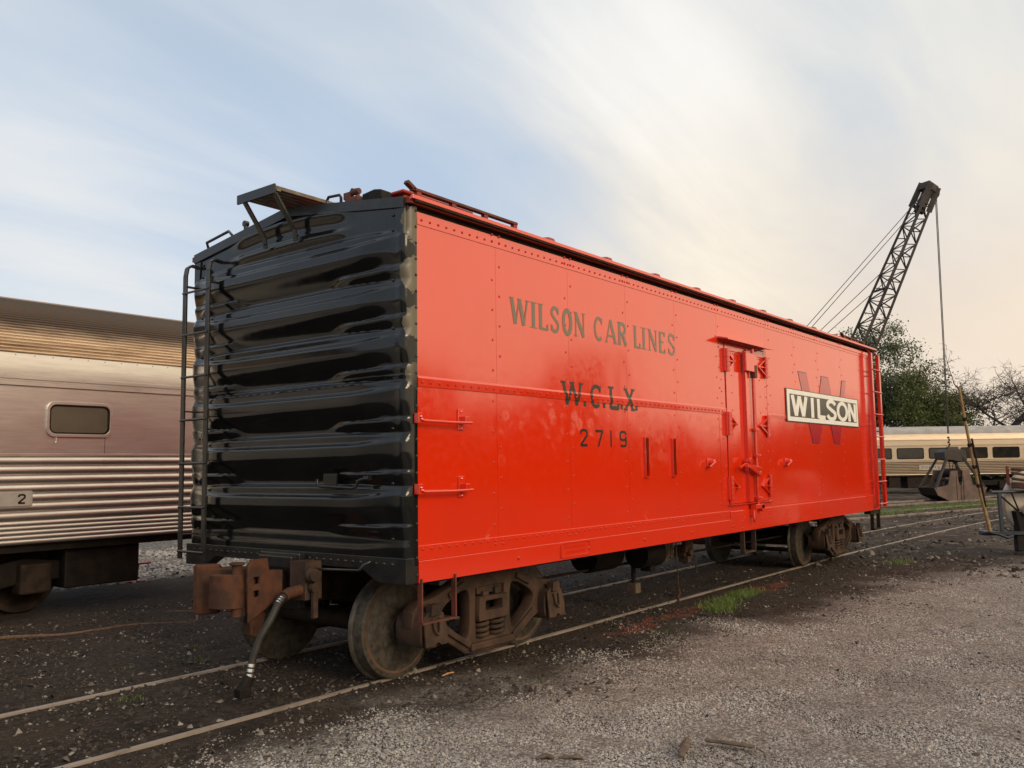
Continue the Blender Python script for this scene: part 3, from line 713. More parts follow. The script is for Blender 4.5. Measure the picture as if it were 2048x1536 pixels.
# ================================================================== BOXCAR
ZB, ZT, ZEAVE, ZPEAK = 0.868, 3.775, 3.83, 4.03
car = thing('refrigerator_car', 'glossy orange red steel boxcar with black corrugated end and white WILSON sign', 'railway car', (0, 0, 0))
def build_car():
    # inner shell: floor, far side
    mb = MB().box(0.02, L - .02, 0.03, W, 1.0, 3.79)
    mb.build('shell', 'red', car)
    # side sheets, each between two rivet columns, upper sheets lap over the lower
    posts = [0.0, 0.975, 2.08, 3.16, 4.27, 5.40]
    posts2 = [6.98, 8.06, 9.09, 10.26, 11.42, L]
    for grp in (posts, posts2):
        for a, b in zip(grp[:-1], grp[1:]):
            g = 0.0012
            MB().box(a + g, b - g, 0.0, 0.028, 1.13, 2.40).build('side_sheet', 'red', car)
            MB().box(a + g, b - g, -0.004, 0.028, 2.41, 3.645).build('side_sheet', 'red', car)
    MB().box(5.4012, 6.9788, 0.0, 0.028, 1.13, 1.222).build('side_sheet', 'red', car)
    MB().box(5.4012, 6.9788, -0.004, 0.028, 3.30, 3.645).build('side_sheet', 'red', car)
    MB().box(5.4012, 5.60, -0.002, 0.028, 1.224, 3.298).build('side_sheet', 'red', car)
    MB().box(6.91, 6.9788, -0.002, 0.028, 1.224, 3.298).build('side_sheet', 'red', car)
    # top plate above the lap line and under the eave
    MB().prism([(0.028, 3.641), (-0.010, 3.641), (-0.010, 3.652), (-0.006, 3.742), (0.028, 3.742)], lambda a, b, d: (d, a, b), 0.0, L).build('top_plate', 'red', car)
    # belt strip over the horizontal lap
    belt = [(0.0, 2.362), (-0.010, 2.365), (-0.012, 2.428), (-0.0045, 2.447), (0.0, 2.447)]
    MB().prism(belt, lambda a, b, d: (d, a, b), 0.002, 5.60).build('belt_strip', 'red', car)
    MB().prism([(0.0, 2.372), (-0.008, 2.374), (-0.008, 2.425), (-0.0045, 2.432), (0.0, 2.432)], lambda a, b, d: (d, a, b), 6.98, L - .002).build('belt_strip', 'red', car)
    # sills
    MB().box(0.0, 5.60, -0.009, 0.03, 1.035, 1.147).build('sill_plate', 'red', car, bevel=0.003)
    MB().box(0.0, 5.60, -0.017, 0.03, ZB, 1.034).build('side_sill', 'red', car, bevel=0.004)
    MB().box(5.603, L, -0.019, 0.03, ZB, 1.135).build('side_sill', 'red', car, bevel=0.004)
    MB().box(7.15, L - .003, -0.0225, -0.019, 1.016, 1.03).build('sill_plate', 'red', car)
    # rivets on the side
    rv = MB(); N_ = (0, -1, 0)
    cols = [0.925, 1.025, 2.03, 2.13, 3.11, 3.21, 4.22, 4.32, 5.37, 5.45]
    cols2 = [7.01, 7.11, 8.01, 8.11, 9.04, 9.14, 10.21, 10.31, 11.37, 11.47]
    for i, x in enumerate(cols + cols2):
        st = 0.0 if i % 2 == 0 else 0.13
        z = 1.25 + st
        while z < 3.60:
            if not (2.34 < z < 2.47): rv.dome((x, -0.004 if z > 2.4 else 0.0, z), N_, 0.0125, 0.0065)
            z += 0.262
        for z in (3.685, 3.745): rv.dome((x, -0.009, z), N_, 0.013, 0.010)
        rv.dome((x, -0.009, 1.09), N_, 0.014, 0.010)
        if x < 5.5 and i % 2 == 0 : rv.dome((x + .3, -0.017, .95), N_, 0.018, 0.014)
    x = 0.05
    while x < L - 0.05:
        if not any(abs(x - c) < .035 for c in cols + cols2): rv.dome((x, -0.0095, 3.682), N_, 0.011, 0.009)
        if x < 5.55: rv.dome((x, -0.012, 2.398), N_, 0.0125, 0.009); rv.dome((x, -0.009, 1.120), N_, 0.0125, 0.010)
        elif x > 7.0: rv.dome((x, -0.008, 2.400), N_, 0.011, 0.008); rv.dome((x, -0.0, 1.155), N_, 0.011, 0.009)
        x += 0.097
    for z in np.arange(1.3, 3.25, .15):
        rv.dome((5.50, -0.002, z), N_, 0.011, 0.008); rv.dome((6.945, -0.002, z), N_, 0.011, 0.008)
    for z in (.91, 1.0, 1.08):
        for x in (5.65, 5.95, 6.25, 6.55, 6.85, 7.1): rv.dome((x, -0.019, z), N_, 0.013, 0.010)
    for x in (7.6, 8.9, 9.9, 10.9, 11.7): rv.dome((x, -0.019, .95), N_, 0.015, 0.012); rv.dome((x, -0.019, 1.08), N_, 0.012, 0.01)
    rv.build('rivet_rows', 'red_rivet', car, smooth=60, stuff=True)

    # ---------------- roof
    ys = np.linspace(-0.045, W + 0.045, 25)
    zr = lambda y: ZEAVE + (ZPEAK - ZEAVE) * (1 - abs(y - C_) / (C_ + .045)) ** 0.9
    prof = [(y, zr(y)) for y in ys]
    low = [(y, z - 0.045) for y, z in prof][::-1]
    MB().prism(prof + low, lambda a, b, d: (d, a, b), -0.10, L + .10).build('roof', 'red_roof', car, smooth=30)
    # eave lip along the side
    MB().prism([(-0.075, 3.812), (-0.075, 3.842), (-0.060, 3.850), (-0.040, 3.83), (-0.03, 3.812)], lambda a, b, d: (d, a, b), -0.11, L + .11).build('eave_flange', 'red', car, bevel=0.003)
    MB().box(-.02, L + .02, 0.02, 0.05, 3.735, 3.80).build('eave_shade_strip', 'dark_brown', car)  # dark brown strip that paints the shadow line under the roof edge
    MB().box(-.08, L + .08, -.072, 0.02, 3.795, 3.811).build('eave_soffit', 'dark_brown', car)  # underside coloured dark to deepen the eave shadow
    # roof seam caps, one over every roof sheet joint
    cap = MB()
    for k in range(13):
        y0, y1 = -0.075 + k * (C_ + .07) / 12, 0
    capv = MB(); n = 14
    sec = [(-.10, 0), (-.062, .028), (-.04, .048), (.04, .048), (.062, .028), (.10, 0)]
    yy = np.concatenate([np.array([-0.072]), np.linspace(-0.05, W + .05, n), np.array([W + .072])])
    vs = []
    for i, y in enumerate(yy):
        f = 0.25 if i in (0, len(yy) - 1) else 1.0
        zz = zr(min(max(y, -.045), W + .045))
        for a, b in sec: vs.append((a, y, zz + b * f - (0.02 if f < 1 else 0.002)))
    k = len(sec)
    capv.add(vs, [(i * k + j, i * k + j + 1, (i + 1) * k + j + 1, (i + 1) * k + j) for i in range(len(yy) - 1) for j in range(k - 1)] + [tuple(range(k)), tuple((len(yy) - 1) * k + j for j in range(k))])
    first = capv.build('roof_seam_cap', 'red_roof', car, smooth=40)
    for i in range(10):
        o = first if i == 0 else copy_obj(first, car)
        o.location = (0.90 + 1.03 * (i + .84), 0, 0)
    # ---------------- running board along the ridge
    wk = part_empty('running_board', car)
    y0, y1 = 1.27, 1.77
    for i in range(7):
        yc = y0 + (y1 - y0) * (i + .5) / 7
        MB().box(-0.40, L + .40, yc - .027, yc + .027, 4.105, 4.135).build('board', 'walk', wk)
    for x in np.arange(-0.36, L + .3, 0.62):
        MB().box(x - .02, x + .02, y0 - .01, y1 + .01, 4.085, 4.104).build('cross_strap', 'walk', wk)
    for x in np.arange(0.25, L, 1.03):
        MB().box(x - .03, x + .03, y0 + .02, y1 - .02, 3.99, 4.084).build('saddle', 'red_brown', wk)
    for s, e in ((-1, -0.10), (1, L + .10)):
        x = -0.41 if s < 0 else L + .41
        MB().box(min(x, x - s * .015), max(x, x - s * .015), y0 - .015, y1 + .015, 4.06, 4.14).build('end_strap', 'black', wk)
        for y in (y0 + .03, y1 - .05):
            b = MB(); b.bar((x - s * .03, y, 4.085), (e + s * .075, y - .01, 3.80), 0.016, 0.05, (0, 1, 0)); b.bar((e + s * .075, y - .01, 3.805), (e + s * .055, y - .01, 3.70), 0.05, 0.014, (s, 0, 0))
            b.build('brace', 'black', wk)
    # lateral hatch platform rail at the near corner
    for xa, xb, y, in ((-0.02, 1.40, 0.09), (10.7, 12.0, 0.09)):
        hp = part_empty('hatch_platform', car)
        b = MB(); b.bar((xa + .06, y, 3.955), (xb, y, 3.955), 0.05, 0.024)
        b.bar((xa, y - .0, 4.00), (xa + .09, y, 3.955), 0.05, 0.03); b.build('plank', 'red_brown', hp, bevel=0.004)
        for x in np.linspace(xa + .13, xb - .03, 4):
            MB().box(x - .025, x + .025, y - .02, y + .02, 3.83, 3.942).build('support', 'red_roof', hp)
    # ice hatches, standing proud of the roof
    for x in (0.55, L - .55):
        for y in (0.62, W - .62):
            h = part_empty('ice_hatch', car, (x, y, zr(y)))
            MB().box(-.40, .40, -.34, .34, -.02, .055).build('hatch_frame', 'red_roof', h, bevel=0.008)
            MB().box(-.44, .44, -.37, .37, .056, .085).build('hatch_lid', 'red_roof', h, bevel=0.012)
    # fittings on the near roof edge: corner block, lever casting, loop
    MB().prism([(0.32, 3.90), (0.56, 3.91), (0.56, 3.985), (0.42, 4.00), (0.34, 3.985)], lambda a, b, d: (d, a, b), -0.06, 0.06).build('corner_block', 'black_iron', car, bevel=0.01)
    b = MB(); b.lathe([(0.0, -.05), (.025, -.05), (.03, 0), (.022, .05), (0, .05)], (-.04, .66, 4.03), 'y', 12); b.tube([(-.04, .60, 3.93), (-.04, .64, 4.03), (-.04, .70, 4.06), (-.02, .78, 4.0)], .014, 8); b.box(-.07, 0, .60, .76, 3.94, 3.985); b.box(-.06, -.02, .70, .79, 3.98, 4.04)
    b.build('hatch_latch', 'red_brown', car, bevel=0.005)
    MB().tube([(-.04, .84, 3.95), (-.04, .84, 4.02), (-.04, .86, 4.045), (-.04, 1.00, 4.055), (-.04, 1.02, 4.03), (-.04, 1.02, 3.96)], .013, 8).build('roof_grab', 'black', car)
    b = MB(); b.tube([(-.06, 2.15, 3.95), (-.06, 2.15, 4.02)], .02, 8); b.tube([(-.06, 2.34, 3.94), (-.10, 2.36, 3.99), (-.10, 2.72, 3.94), (-.06, 2.74, 3.87)], .014, 8); b.lathe([(0, -.02), (.03, -.02), (.03, .02), (0, .02)], (-.06, 2.15, 4.03), 'x', 10)
    b.build('roof_grab', 'black', car)

    # ---------------- corrugated end
    def end_sheet(mirror):
        XE, Rr = -0.10, 0.08
        path = []           # (x, y, nx, ny, taper, u) from far side to near side
        def arcpts(cy, a0, a1):
            for i in range(9):
                a = R_(a0 + (a1 - a0) * i / 8); path.append((XE + Rr + Rr * math.cos(a), cy + Rr * math.sin(a), math.cos(a), math.sin(a)))
        path.append((0.0, W + .006, 0, 1)); arcpts(W + .006 - Rr, 91, 180)
        for y in np.linspace(W + .006 - Rr, -0.006 + Rr, 96)[1:-1]: path.append((XE, y, -1, 0))
        arcpts(-0.006 + Rr, 180, 269); path.append((0.0, -0.006, 0, -1))
        P = np.array(path)
        zt = np.array([ZEAVE - .03 + (ZPEAK - ZEAVE) * (1 - abs(min(max(y, 0), W) - C_) / C_) for y in P[:, 1]])
        nz = 430
        tt = np.linspace(0, 1, nz)
        Z = 1.0 + (zt[:, None] - 1.0) * tt[None]
        Y = np.repeat(P[:, 1:2], nz, 1)
        e = np.minimum(Y, W - Y)                      # distance from the corner
        corner = np.clip((e + .006) / 0.09, 0, 1)
        def sst(x): x = np.clip(x, 0, 1); return x * x * (3 - 2 * x)
        H = np.zeros_like(Z)
        mains = [3.56, 3.16, 2.775, 2.37, 1.965, 1.555, 1.165]
        for k, zm in enumerate(mains):
            if k == 6: A = 0.02
            else: A = 0.078
            tp = sst((e - 0.08) / 0.42) * 0.70 + 0.30 + 0.18 * (1 - sst(e / .12))
            tp = tp * sst(corner * 1.4)
            wdt = 0.35 + 0.65 * sst((e - .06) / 0.55)
            zc = zm + 0.015 * (1 - sst((e - .1) / .5))
            up = 0.5 * sst((zc + .055 * wdt + .016 - Z) / .045) + 0.5 * sst((zc - .022 * wdt + .006 - Z) / .045)
            dn = sst((Z - (zc - .335)) / 0.22)
            H = np.maximum(H, A * tp * up * dn)
        for zm in (3.33, 2.94, 2.545, 2.14, 1.735, 1.325):
            tp = sst((e - .06) / .22) * (1 - sst((e - .55) / .45)) * 0.75 + .40 * (1 - sst((e - .04) / .12))
            b = (0.5 * sst((zm + .03 * tp + .008 - Z) / .024) + 0.5 * sst((zm - .03 * tp + .004 - Z) / .024)) * sst((Z - (zm - .15)) / .11)
            H = np.maximum(H, 0.052 * tp * b * sst(corner * 1.4))
        for zm, sl in ((3.865, .10), (3.70, .06)):
            zz = zm + sl * 0.0 + 0.10 * sst((e - .4) / 1.0) * (0.6 if zm > 3.8 else .25)
            tp = sst((e - .55) / .3)
            H = H + 0.026 * tp * sst((zz + .03 - Z) / .05) * sst((Z - (zz - .13)) / .12)
        # belt where the lower sheet laps
        H = H + 0.006 * ((Z > 2.40) & (Z < 2.455)) * corner
        # dents
        H = H + 0.0022 * np.sin(Y * 5.1 + Z * 2.0) * np.sin(Z * 3.3 + Y) * corner
        X = P[:, 0:1] + P[:, 2:3] * H; Yo = Y + P[:, 3:4] * H
        if mirror: X = L - X
        n = len(P)
        V = np.stack([X, Yo, Z], -1).reshape(-1, 3)
        I = np.arange(n * nz).reshape(n, nz)
        Fq = np.stack([I[:-1, :-1], I[1:, :-1], I[1:, 1:], I[:-1, 1:]], -1).reshape(-1, 4)
        me = bpy.data.meshes.new('end_panel'); me.from_pydata(V.tolist(), [], Fq.tolist())
        return link('end_panel', me, 'black_end', car, smooth=50)
    end_sheet(False); end_sheet(True)
    for m in (0, 1):
        fx = (lambda x: x) if m == 0 else (lambda x: L - x)
        # end sill with raised corner
        poly = [(-.004, ZB), (.30, ZB), (.48, .96), (2.44, .96), (2.62, ZB), (W + .004, ZB), (W + .004, 1.06), (-.004, 1.06)]
        MB().prism(poly, lambda a, b, d: (fx(d), a, b), -0.128, 0.0).build('end_sill', 'black', car, bevel=0.004)
        # fascia under the roof end
        fas = [(y, ZEAVE - .075 + (ZPEAK - ZEAVE) * (1 - abs(y - C_) / C_)) for y in np.linspace(.02, W - .02, 13)]
        MB().prism(fas + [(a, b + .085) for a, b in fas[::-1]], lambda a, b, d: (fx(d), a, b), -0.122, -0.06).build('roof_fascia', 'black', car)
        # corner gusset plates with rivets
        for s in (0, 1):
            yy_ = (lambda v: v) if s == 0 else (lambda v: W - v)
            MB().prism([(.10, 3.55), (.02, 3.55), (.02, 3.76), (.12, 3.76)], lambda a, b, d: (fx(d), yy_(a), b), -0.112, -0.09).build('corner_plate', 'black_end', car)
        rv = MB()
        for z in np.arange(.93, 3.78, .128): 
            rv.dome((fx(-.012), -.006, z), (0, -1, 0), .0125, .010)
            rv.dome((fx(-.012), W + .006, z), (0, 1, 0), .0125, .010)
        nx = (-1, 0, 0) if m == 0 else (1, 0, 0)
        for y in np.arange(.14, W - .1, .088): rv.dome((fx(-.106), y, 2.428), nx, .0105, .008); rv.dome((fx(-.128), y, 1.012), nx, .0125, .011)
        for z in (3.60, 3.72, 3.45, 3.20, 3.05, 2.82, 2.66, 2.45, 2.27, 2.04, 1.88, 1.62, 1.47, 1.2):
            for y in (.155, W - .155): rv.dome((fx(-.106), y, z), nx, .0125, .012)
        for y, z in ((1.24, 3.745), (1.70, 3.745)): rv.dome((fx(-.17), y, z), nx, .016, .014)
        rv.build('rivet_rows', 'black', car, smooth=60, stuff=True)
        # end ladder at the left corner
        ld = part_empty('end_ladder', car)
        X0 = -.25
        for y in (2.83, 2.45):
            b = MB()
            pts = [(fx(X0), y, .93), (fx(X0), y, 3.60), (fx(X0 + .015), y, 3.68), (fx(X0 + .06), y, 3.715), (fx(-.10), y, 3.70)]
            for p, q in zip(pts[:-1], pts[1:]): b.bar(p, q, .020, .058, (0, 1, 0)) if abs(p[2] - q[2]) > .05 else b.bar(p, q, .058, .02)
            b.build('stile', 'black', ld, bevel=0.003)
        for z in np.arange(1.0, 3.6, .405): MB().tube([(fx(X0 - .012), 2.43, z), (fx(X0 - .012), 2.85, z)], .0115, 8).build('rung', 'black', ld, smooth=60)
        for y in (2.83, 2.45):
            for z in (1.15, 2.3, 3.5): MB().bar((fx(X0), y, z), (fx(-.09), y, z), .05, .012).build('standoff', 'black', ld)
    # bent rod and bracket low on the near end
    b = MB(); b.tube([(-.20, .93, 1.66), (-.20, .93, 1.61), (-.20, .90, 1.60), (-.20, .50, 1.585), (-.20, .46, 1.60), (-.20, .45, 1.64), (-.20, .40, 1.655), (-.17, .36, 1.66)], .012, 8); b.build('lever_rod', 'black', car, smooth=60)
    b = MB(); b.box(-.180, -.165, .72, .88, 1.57, 1.70); b.build('rod_bracket', 'black_end', car, bevel=0.004)
    MB().box(-.18, -.11, .36, .41, 1.645, 1.68).build('rod_bracket', 'black', car, bevel=0.006)
    MB().tube([(-.13, 1.05, 1.0), (-.17, 1.05, .99), (-.20, 1.08, .945), (-.20, 1.06, .935), (-.20, .44, .958), (-.20, .42, .965), (-.18, .40, 1.0), (-.13, .38, 1.02)], .011, 8).build('grab_iron', 'black', car, smooth=60)

    # ---------------- side fittings
    for z in (2.095, 1.555):
        g = part_empty('grab_iron', car)
        MB().tube([(-.02, -.05, z + .02), (.0, -.075, z), (.30, -.08, z - .004), (.56, -.075, z)], .0125, 8).build('bar', 'red', g, smooth=60)
        b = MB(); b.box(.46, .53, -.016, -.0, z - .06, z + .11); b.box(.47, .52, -.085, -.01, z - .012, z + .05); b.dome((.495, -.016, z + .09), (0, -1, 0), .014, .012); b.dome((.495, -.016, z - .045), (0, -1, 0), .014, .012); b.build('bracket', 'red', g, bevel=0.004)
        b = MB(); b.box(-.045, .0, -.06, -.008, z - .02, z + .06); b.dome((-.02, -.06, z + .03), (0, -1, 0), .016, .014); b.build('bracket', 'red', g, bevel=0.004)
    # route card slots
    for x in (3.515, 4.14):
        g = part_empty('card_slot', car)
        MB().box(x - .045, x - .030, -.03, 0.0, 1.615, 2.03).build('flange', 'red', g)
        MB().box(x + .030, x + .045, -.03, 0.0, 1.615, 2.03).build('flange', 'red', g)
        MB().box(x - .0295, x + .0295, -.006, -.001, 1.62, 2.025).build('slot_back', 'black_iron', g)
        MB().box(x - .045, x + .045, -.031, 0.0, 1.600, 1.614).build('flange', 'red', g)
    # bolted lugs
    for x in (5.05, 7.575):
        b = MB(); b.box(x - .06, x + .06, -.02, 0, 1.70, 1.80); b.lathe([(0, -.09), (.035, -.085), (.04, -.02), (.04, 0)], (x, 0, 1.755), 'y', 12); b.tube([(x - .09, -.06, 1.70), (x, -.09, 1.755), (x + .06, -.05, 1.785)], .016, 8); b.build('lug', 'red', car, bevel=0.004)
    # builder plate with raised frame and two rows of cast characters
    pl = part_empty('builder_plate', car)
    me = plate2d([rrect(1.855, 2.35, .888, 1.03, .02), rrect(1.872, 2.333, .902, 1.016, .015)], 0.006)
    me.transform(Matrix.Rotation(R_(90), 4, 'X') @ Matrix.Identity(4)); me.transform(Matrix.Translation((0, -.023, 0)))
    link('plate_frame', me, 'red', pl)
    MB().box(1.87, 2.335, -.0215, -.018, .90, 1.018).build('plate_face', 'red', pl)
    b = MB(); r = random.Random(3)
    for z0, z1, xa, xb in ((.968, .998, 1.92, 2.28), (.918, .945, 1.95, 2.27)):
        x = xa
        while x < xb:
            w_ = r.choice((.012, .016, .02))
            b.box(x, x + .005, -.0255, -.0215, z0, z1)
            if r.random() < .7: b.box(x + .0055, x + w_, -.0254, -.0215, r.choice((z0, (z0 + z1) / 2, z1 - .006)), z1)
            x += w_ + .010
    b.build('cast_characters', 'red', pl, stuff=True)
    # small plate at the far end
    MB().box(10.95, 11.25, -.024, -.019, .985, 1.04).build('small_plate', 'red', car)

    # ---------------- doors
    for s, xa, xb in ((-1, 5.63, 6.245), (1, 6.265, 6.89)):
        d = part_empty('door', car)
        MB().box(xa, xb, -.010, .02, 1.232, 3.19).build('door_sheet', 'red', d, bevel=0.003)
        MB().box(xa, xb, -.004, .022, 3.20, 3.285).build('door_top_strip', 'red', d)
        rv = MB()
        xe = 5.80 if s < 0 else 6.72; xm = 6.06 if s < 0 else 6.50
        for z in np.arange(1.30, 3.15, .225):
            for x in (xe, xm): rv.dome((x, -.010, z), (0, -1, 0), .0105, .008)
        for x in np.arange(xa + .05, xb, .06): rv.dome((x, -.010, 3.165), (0, -1, 0), .010, .008)
        rv.build('rivets', 'red_rivet', d, smooth=60, stuff=True)
        for z in (3.06, 2.245, 1.43):
            hx = xa - .005 if s < 0 else xb + .005
            h = MB()
            h.tube([(hx, -.04, z - .15), (hx, -.04, z + .15)], .026, 10)
            h.box(hx - .07, hx - .03, -.035, 0, z - .15, z + .15) if s < 0 else h.box(hx + .03, hx + .06, -.03, 0, z - .14, z + .14)
            for k in range(5): h.lathe([(0, -.02), (.034, -.02), (.034, .02), (0, .02)], (hx, -.04, z - .12 + .06 * k), 'z', 10)
            tip = (hx - s * .24, -.02, z)
            h.bar((hx, -.035, z + .12), tip, .012, .03, (0, 1, 0)); h.bar((hx, -.035, z - .12), tip, .012, .03, (0, 1, 0)); h.bar((hx, -.03, z), tip, .012, .025, (0, 1, 0))
            h.dome((tip[0], -.03, z), (0, -1, 0), .022, .014)
            h.build('hinge', 'red', d, smooth=40)
    # meeting strip, locking bar and handle
    MB().box(6.15, 6.30, -.045, -.012, 1.24, 3.19).build('meeting_strip', 'red', car, bevel=0.006)
    MB().box(6.13, 6.15, -.06, -.012, 1.235, 3.22).build('meeting_flange', 'red', car)
    lb = part_empty('locking_bar', car)
    MB().tube([(6.385, -.06, 1.17), (6.385, -.06, 3.27)], .024, 12).build('rod', 'red', lb, smooth=60)
    for z in (3.18, 3.06, 2.18, 1.84, 1.62, 1.28):
        b = MB(); b.box(6.33, 6.44, -.095, -.012, z - .02, z + .02); b.dome((6.43, -.095, z), (0, -1, 0), .014, .01); b.build('keeper', 'red', lb, bevel=0.004)
    MB().box(6.345, 6.43, -.105, -.03, 2.88, 3.05).build('sleeve', 'red_brown', lb, bevel=0.008)
    b = MB(); b.bar((6.42, -.10, 1.66), (5.88, -.12, 1.72), .02, .045); b.bar((6.40, -.11, 1.58), (5.98, -.13, 1.70), .02, .04); b.lathe([(0, -.03), (.05, -.03), (.05, .03), (0, .03)], (6.06, -.10, 1.76), 'y', 12); b.box(6.02, 6.36, -.10, -.05, 1.64, 1.70); b.bar((5.88, -.12, 1.73), (5.76, -.10, 1.68), .015, .03)
    b.build('handle', 'red', lb, bevel=0.004)
    b = MB(); b.box(6.08, 6.46, -.10, -.05, 2.95, 3.20); b.build('upper_keeper', 'red', lb, bevel=0.01)
    b = MB(); b.box(6.22, 6.50, -.10, -.02, 1.14, 1.20); b.box(6.18, 6.30, -.08, -.02, 1.05, 1.14); b.tube([(6.20, -.07, 1.13), (6.19, -.08, 1.02), (6.22, -.07, .97)], .014, 8); b.lathe([(0, -.10), (.05, -.10), (.05, -.02), (0, -.02)], (6.46, 0, 1.15), 'y', 12)
    b.build('lower_keeper', 'red', lb, bevel=0.005)
    # drip hood above the door and door sill ledge
    MB().prism([(0.0, 3.345), (-.03, 3.345), (-.15, 3.315), (-.15, 3.300), (-.02, 3.325), (0, 3.325)], lambda a, b, d: (d, a, b), 5.42, 6.95).build('door_hood', 'red', car)
    MB().prism([(0.0, 1.228), (-.05, 1.224), (-.05, 1.214), (0, 1.20)], lambda a, b, d: (d, a, b), 5.56, 6.96).build('door_ledge', 'red', car)
    # far side ladder by the end
    ld = part_empty('side_ladder', car)
    for x in (11.74, 12.20):
        b = MB(); b.bar((x, -.11, .92), (x, -.11, 3.72), .075, .014, (0, 1, 0)); b.box(x - .012, x + .012, -.11, -.05, .92, 3.72)
        b.bar((x, -.11, 3.70), (x, -.03, 3.79), .06, .014); b.build('stile', 'red', ld)
    for z in (3.42, 3.01, 2.60, 2.19, 1.78, 1.38, .98): MB().tube([(11.72, -.125, z), (12.23, -.125, z)], .0125, 8).build('rung', 'red', ld, smooth=60)
    for x in (11.74, 12.20):
        for z in (1.3, 2.3, 3.3): MB().box(x - .02, x + .02, -.11, -.004, z - .012, z + .012).build('standoff', 'red', ld)
    # stirrup steps
    def step(xa, xb, z1, mat, w=.045, t=.014, y=-.012):
        b = MB(); b.bar((xa, y, .90), (xa, y, z1), t, w, (0, 1, 0)); b.bar((xb, y, .90), (xb, y, z1), t, w, (0, 1, 0)); b.bar((xa - t / 2, y, z1), (xb + t / 2, y, z1), w, t)
        b.build('stirrup_step', mat, car)
    step(0.015, .395, .565, 'red_brown'); step(6.06, 6.42, .585, 'truck', .06, .02, .04); step(11.72, 12.10, .52, 'dark_brown', .06, .03, .02)
    MB().box(11.6, 12.2, .0, .12, .80, .866).build('step_bracket', 'dark_brown', car)

    # ---------------- lettering
    surf = (lambda z: 0.010 if 2.367 <= z <= 2.43 else 0.0, [2.3655, 2.3675, 2.4295, 2.4475])
    sb = lambda z: np.interp(z, [2.36, 2.3645, 2.428, 2.4475, 2.449], [0, .0105, .0125, .005, 0.0045])
    lt = part_empty('owner_lettering', car)
    cells = [('W', 1.18, 1.44), ('I', 1.49, 1.55), ('L', 1.60, 1.75), ('S', 1.79, 1.93), ('O', 1.99, 2.14), ('N', 2.19, 2.37), ('C', 2.54, 2.71), ('A', 2.76, 2.96), ('R', 3.00, 3.18), ('L', 3.33, 3.47), ('I', 3.51, 3.58), ('N', 3.65, 3.84), ('E', 3.89, 4.04), ('S', 4.10, 4.27)]
    for ch, a, b in cells: letter(ch, a, b, 2.995, 3.235, .20, .085, .035, -.0062, name='letter', mat='text_sheen', parent=lt)
    lt = part_empty('reporting_mark', car)
    xs_ = [('W', 1.955, 2.295), ('.', 2.325, 2.375), ('C', 2.44, 2.65), ('.', 2.68, 2.725), ('L', 2.79, 2.995), ('.', 3.025, 3.065), ('X', 3.10, 3.305), ('.', 3.33, 3.37)]
    for ch, a, b in xs_: letter(ch, a, b, 2.315, 2.535, .20, .15, .10, -.0022, surf=(lambda z: float(sb(z)), [2.36, 2.3645, 2.428, 2.4475, 2.449]), name='letter', mat='text_wclx', parent=lt)
    lt = part_empty('car_number', car)
    for ch, a, b in (('2', 2.25, 2.39), ('7', 2.52, 2.675), ('1', 2.79, 2.85), ('9', 2.98, 3.135)): letter(ch, a, b, 1.925, 2.09, .16, name='numeral', mat='text_dark', parent=lt, y=-.0022)
    # big crimson W behind the sign
    bw = part_empty('emblem', car)
    Wst = [((8.40, 3.11), (8.90, 2.045), .34), ((8.90, 2.045), (9.42, 3.11), .34), ((9.42, 3.11), (9.92, 2.045), .34), ((9.92, 2.045), (10.40, 3.11), .24)]
    def wpoly(g):
        T = lambda x, w: (x - w / 2 - g, x + w / 2 + g)
        pts = []
        zt_, zb_ = 3.11 + g, 2.045 - g
        # four legs drawn as slabs with level ends
        return [[(a[0] - w / 2 - g, zt_ if a[1] > 2.5 else zb_), (a[0] + w / 2 + g, zt_ if a[1] > 2.5 else zb_), (b[0] + w / 2 * .82 + g, zt_ if b[1] > 2.5 else zb_), (b[0] - w / 2 * .82 - g, zt_ if b[1] > 2.5 else zb_)] for a, b, w in Wst]
    for g, m, y0 in ((.015, 'indigo', -.0062), (0.0, 'crimson', -.0085)):
        mb = MB()
        for i, q in enumerate(wpoly(g)):
            # split at the lap and follow the steps of the sheet
            (x0, za), (x1, _), (x2, zb2), (x3, _) = q
            zs = sorted([za, zb2] + [2.372, 2.374, 2.425, 2.432])
            vs = []
            for z in zs:
                f = (z - za) / (zb2 - za); off = float(np.interp(z, [2.371, 2.374, 2.425, 2.432, 2.434], [0, .009, .009, .0045, .0045]))
                off = off if 2.37 < z < 2.5 else (.0045 if z >= 2.43 else 0)
                yb = y0 + .0045 - off - .00035 * i
                vs += [(x0 + (x3 - x0) * f, yb, z), (x1 + (x2 - x1) * f, yb, z)]
            mb.add(vs, [(2 * j, 2 * j + 1, 2 * j + 3, 2 * j + 2) for j in range(len(zs) - 1)])
        mb.build('emblem_outline' if m == 'indigo' else 'emblem_letter', m, bw, face=(0, -1, 0))
    sg = part_empty('name_sign', car)
    MB().box(7.665, 11.085, -.016, -.0125, 2.34, 2.835).build('sign_edge', 'sign_black', sg)
    me = plate2d([[(7.70, 2.355), (11.06, 2.355), (11.06, 2.822), (7.70, 2.822)], [(7.80, 2.418), (10.985, 2.418), (10.985, 2.758), (7.80, 2.758)]], 0.0008)
    me.transform(Matrix.Rotation(R_(90), 4, 'X')); me.transform(Matrix.Translation((0, -.0172, 0))); link('sign_border', me, 'white_paint', sg)
    MB().box(7.86, 10.94, -.0172, -.0165, 2.402, 2.410).build('sign_edge', 'sign_black', sg)
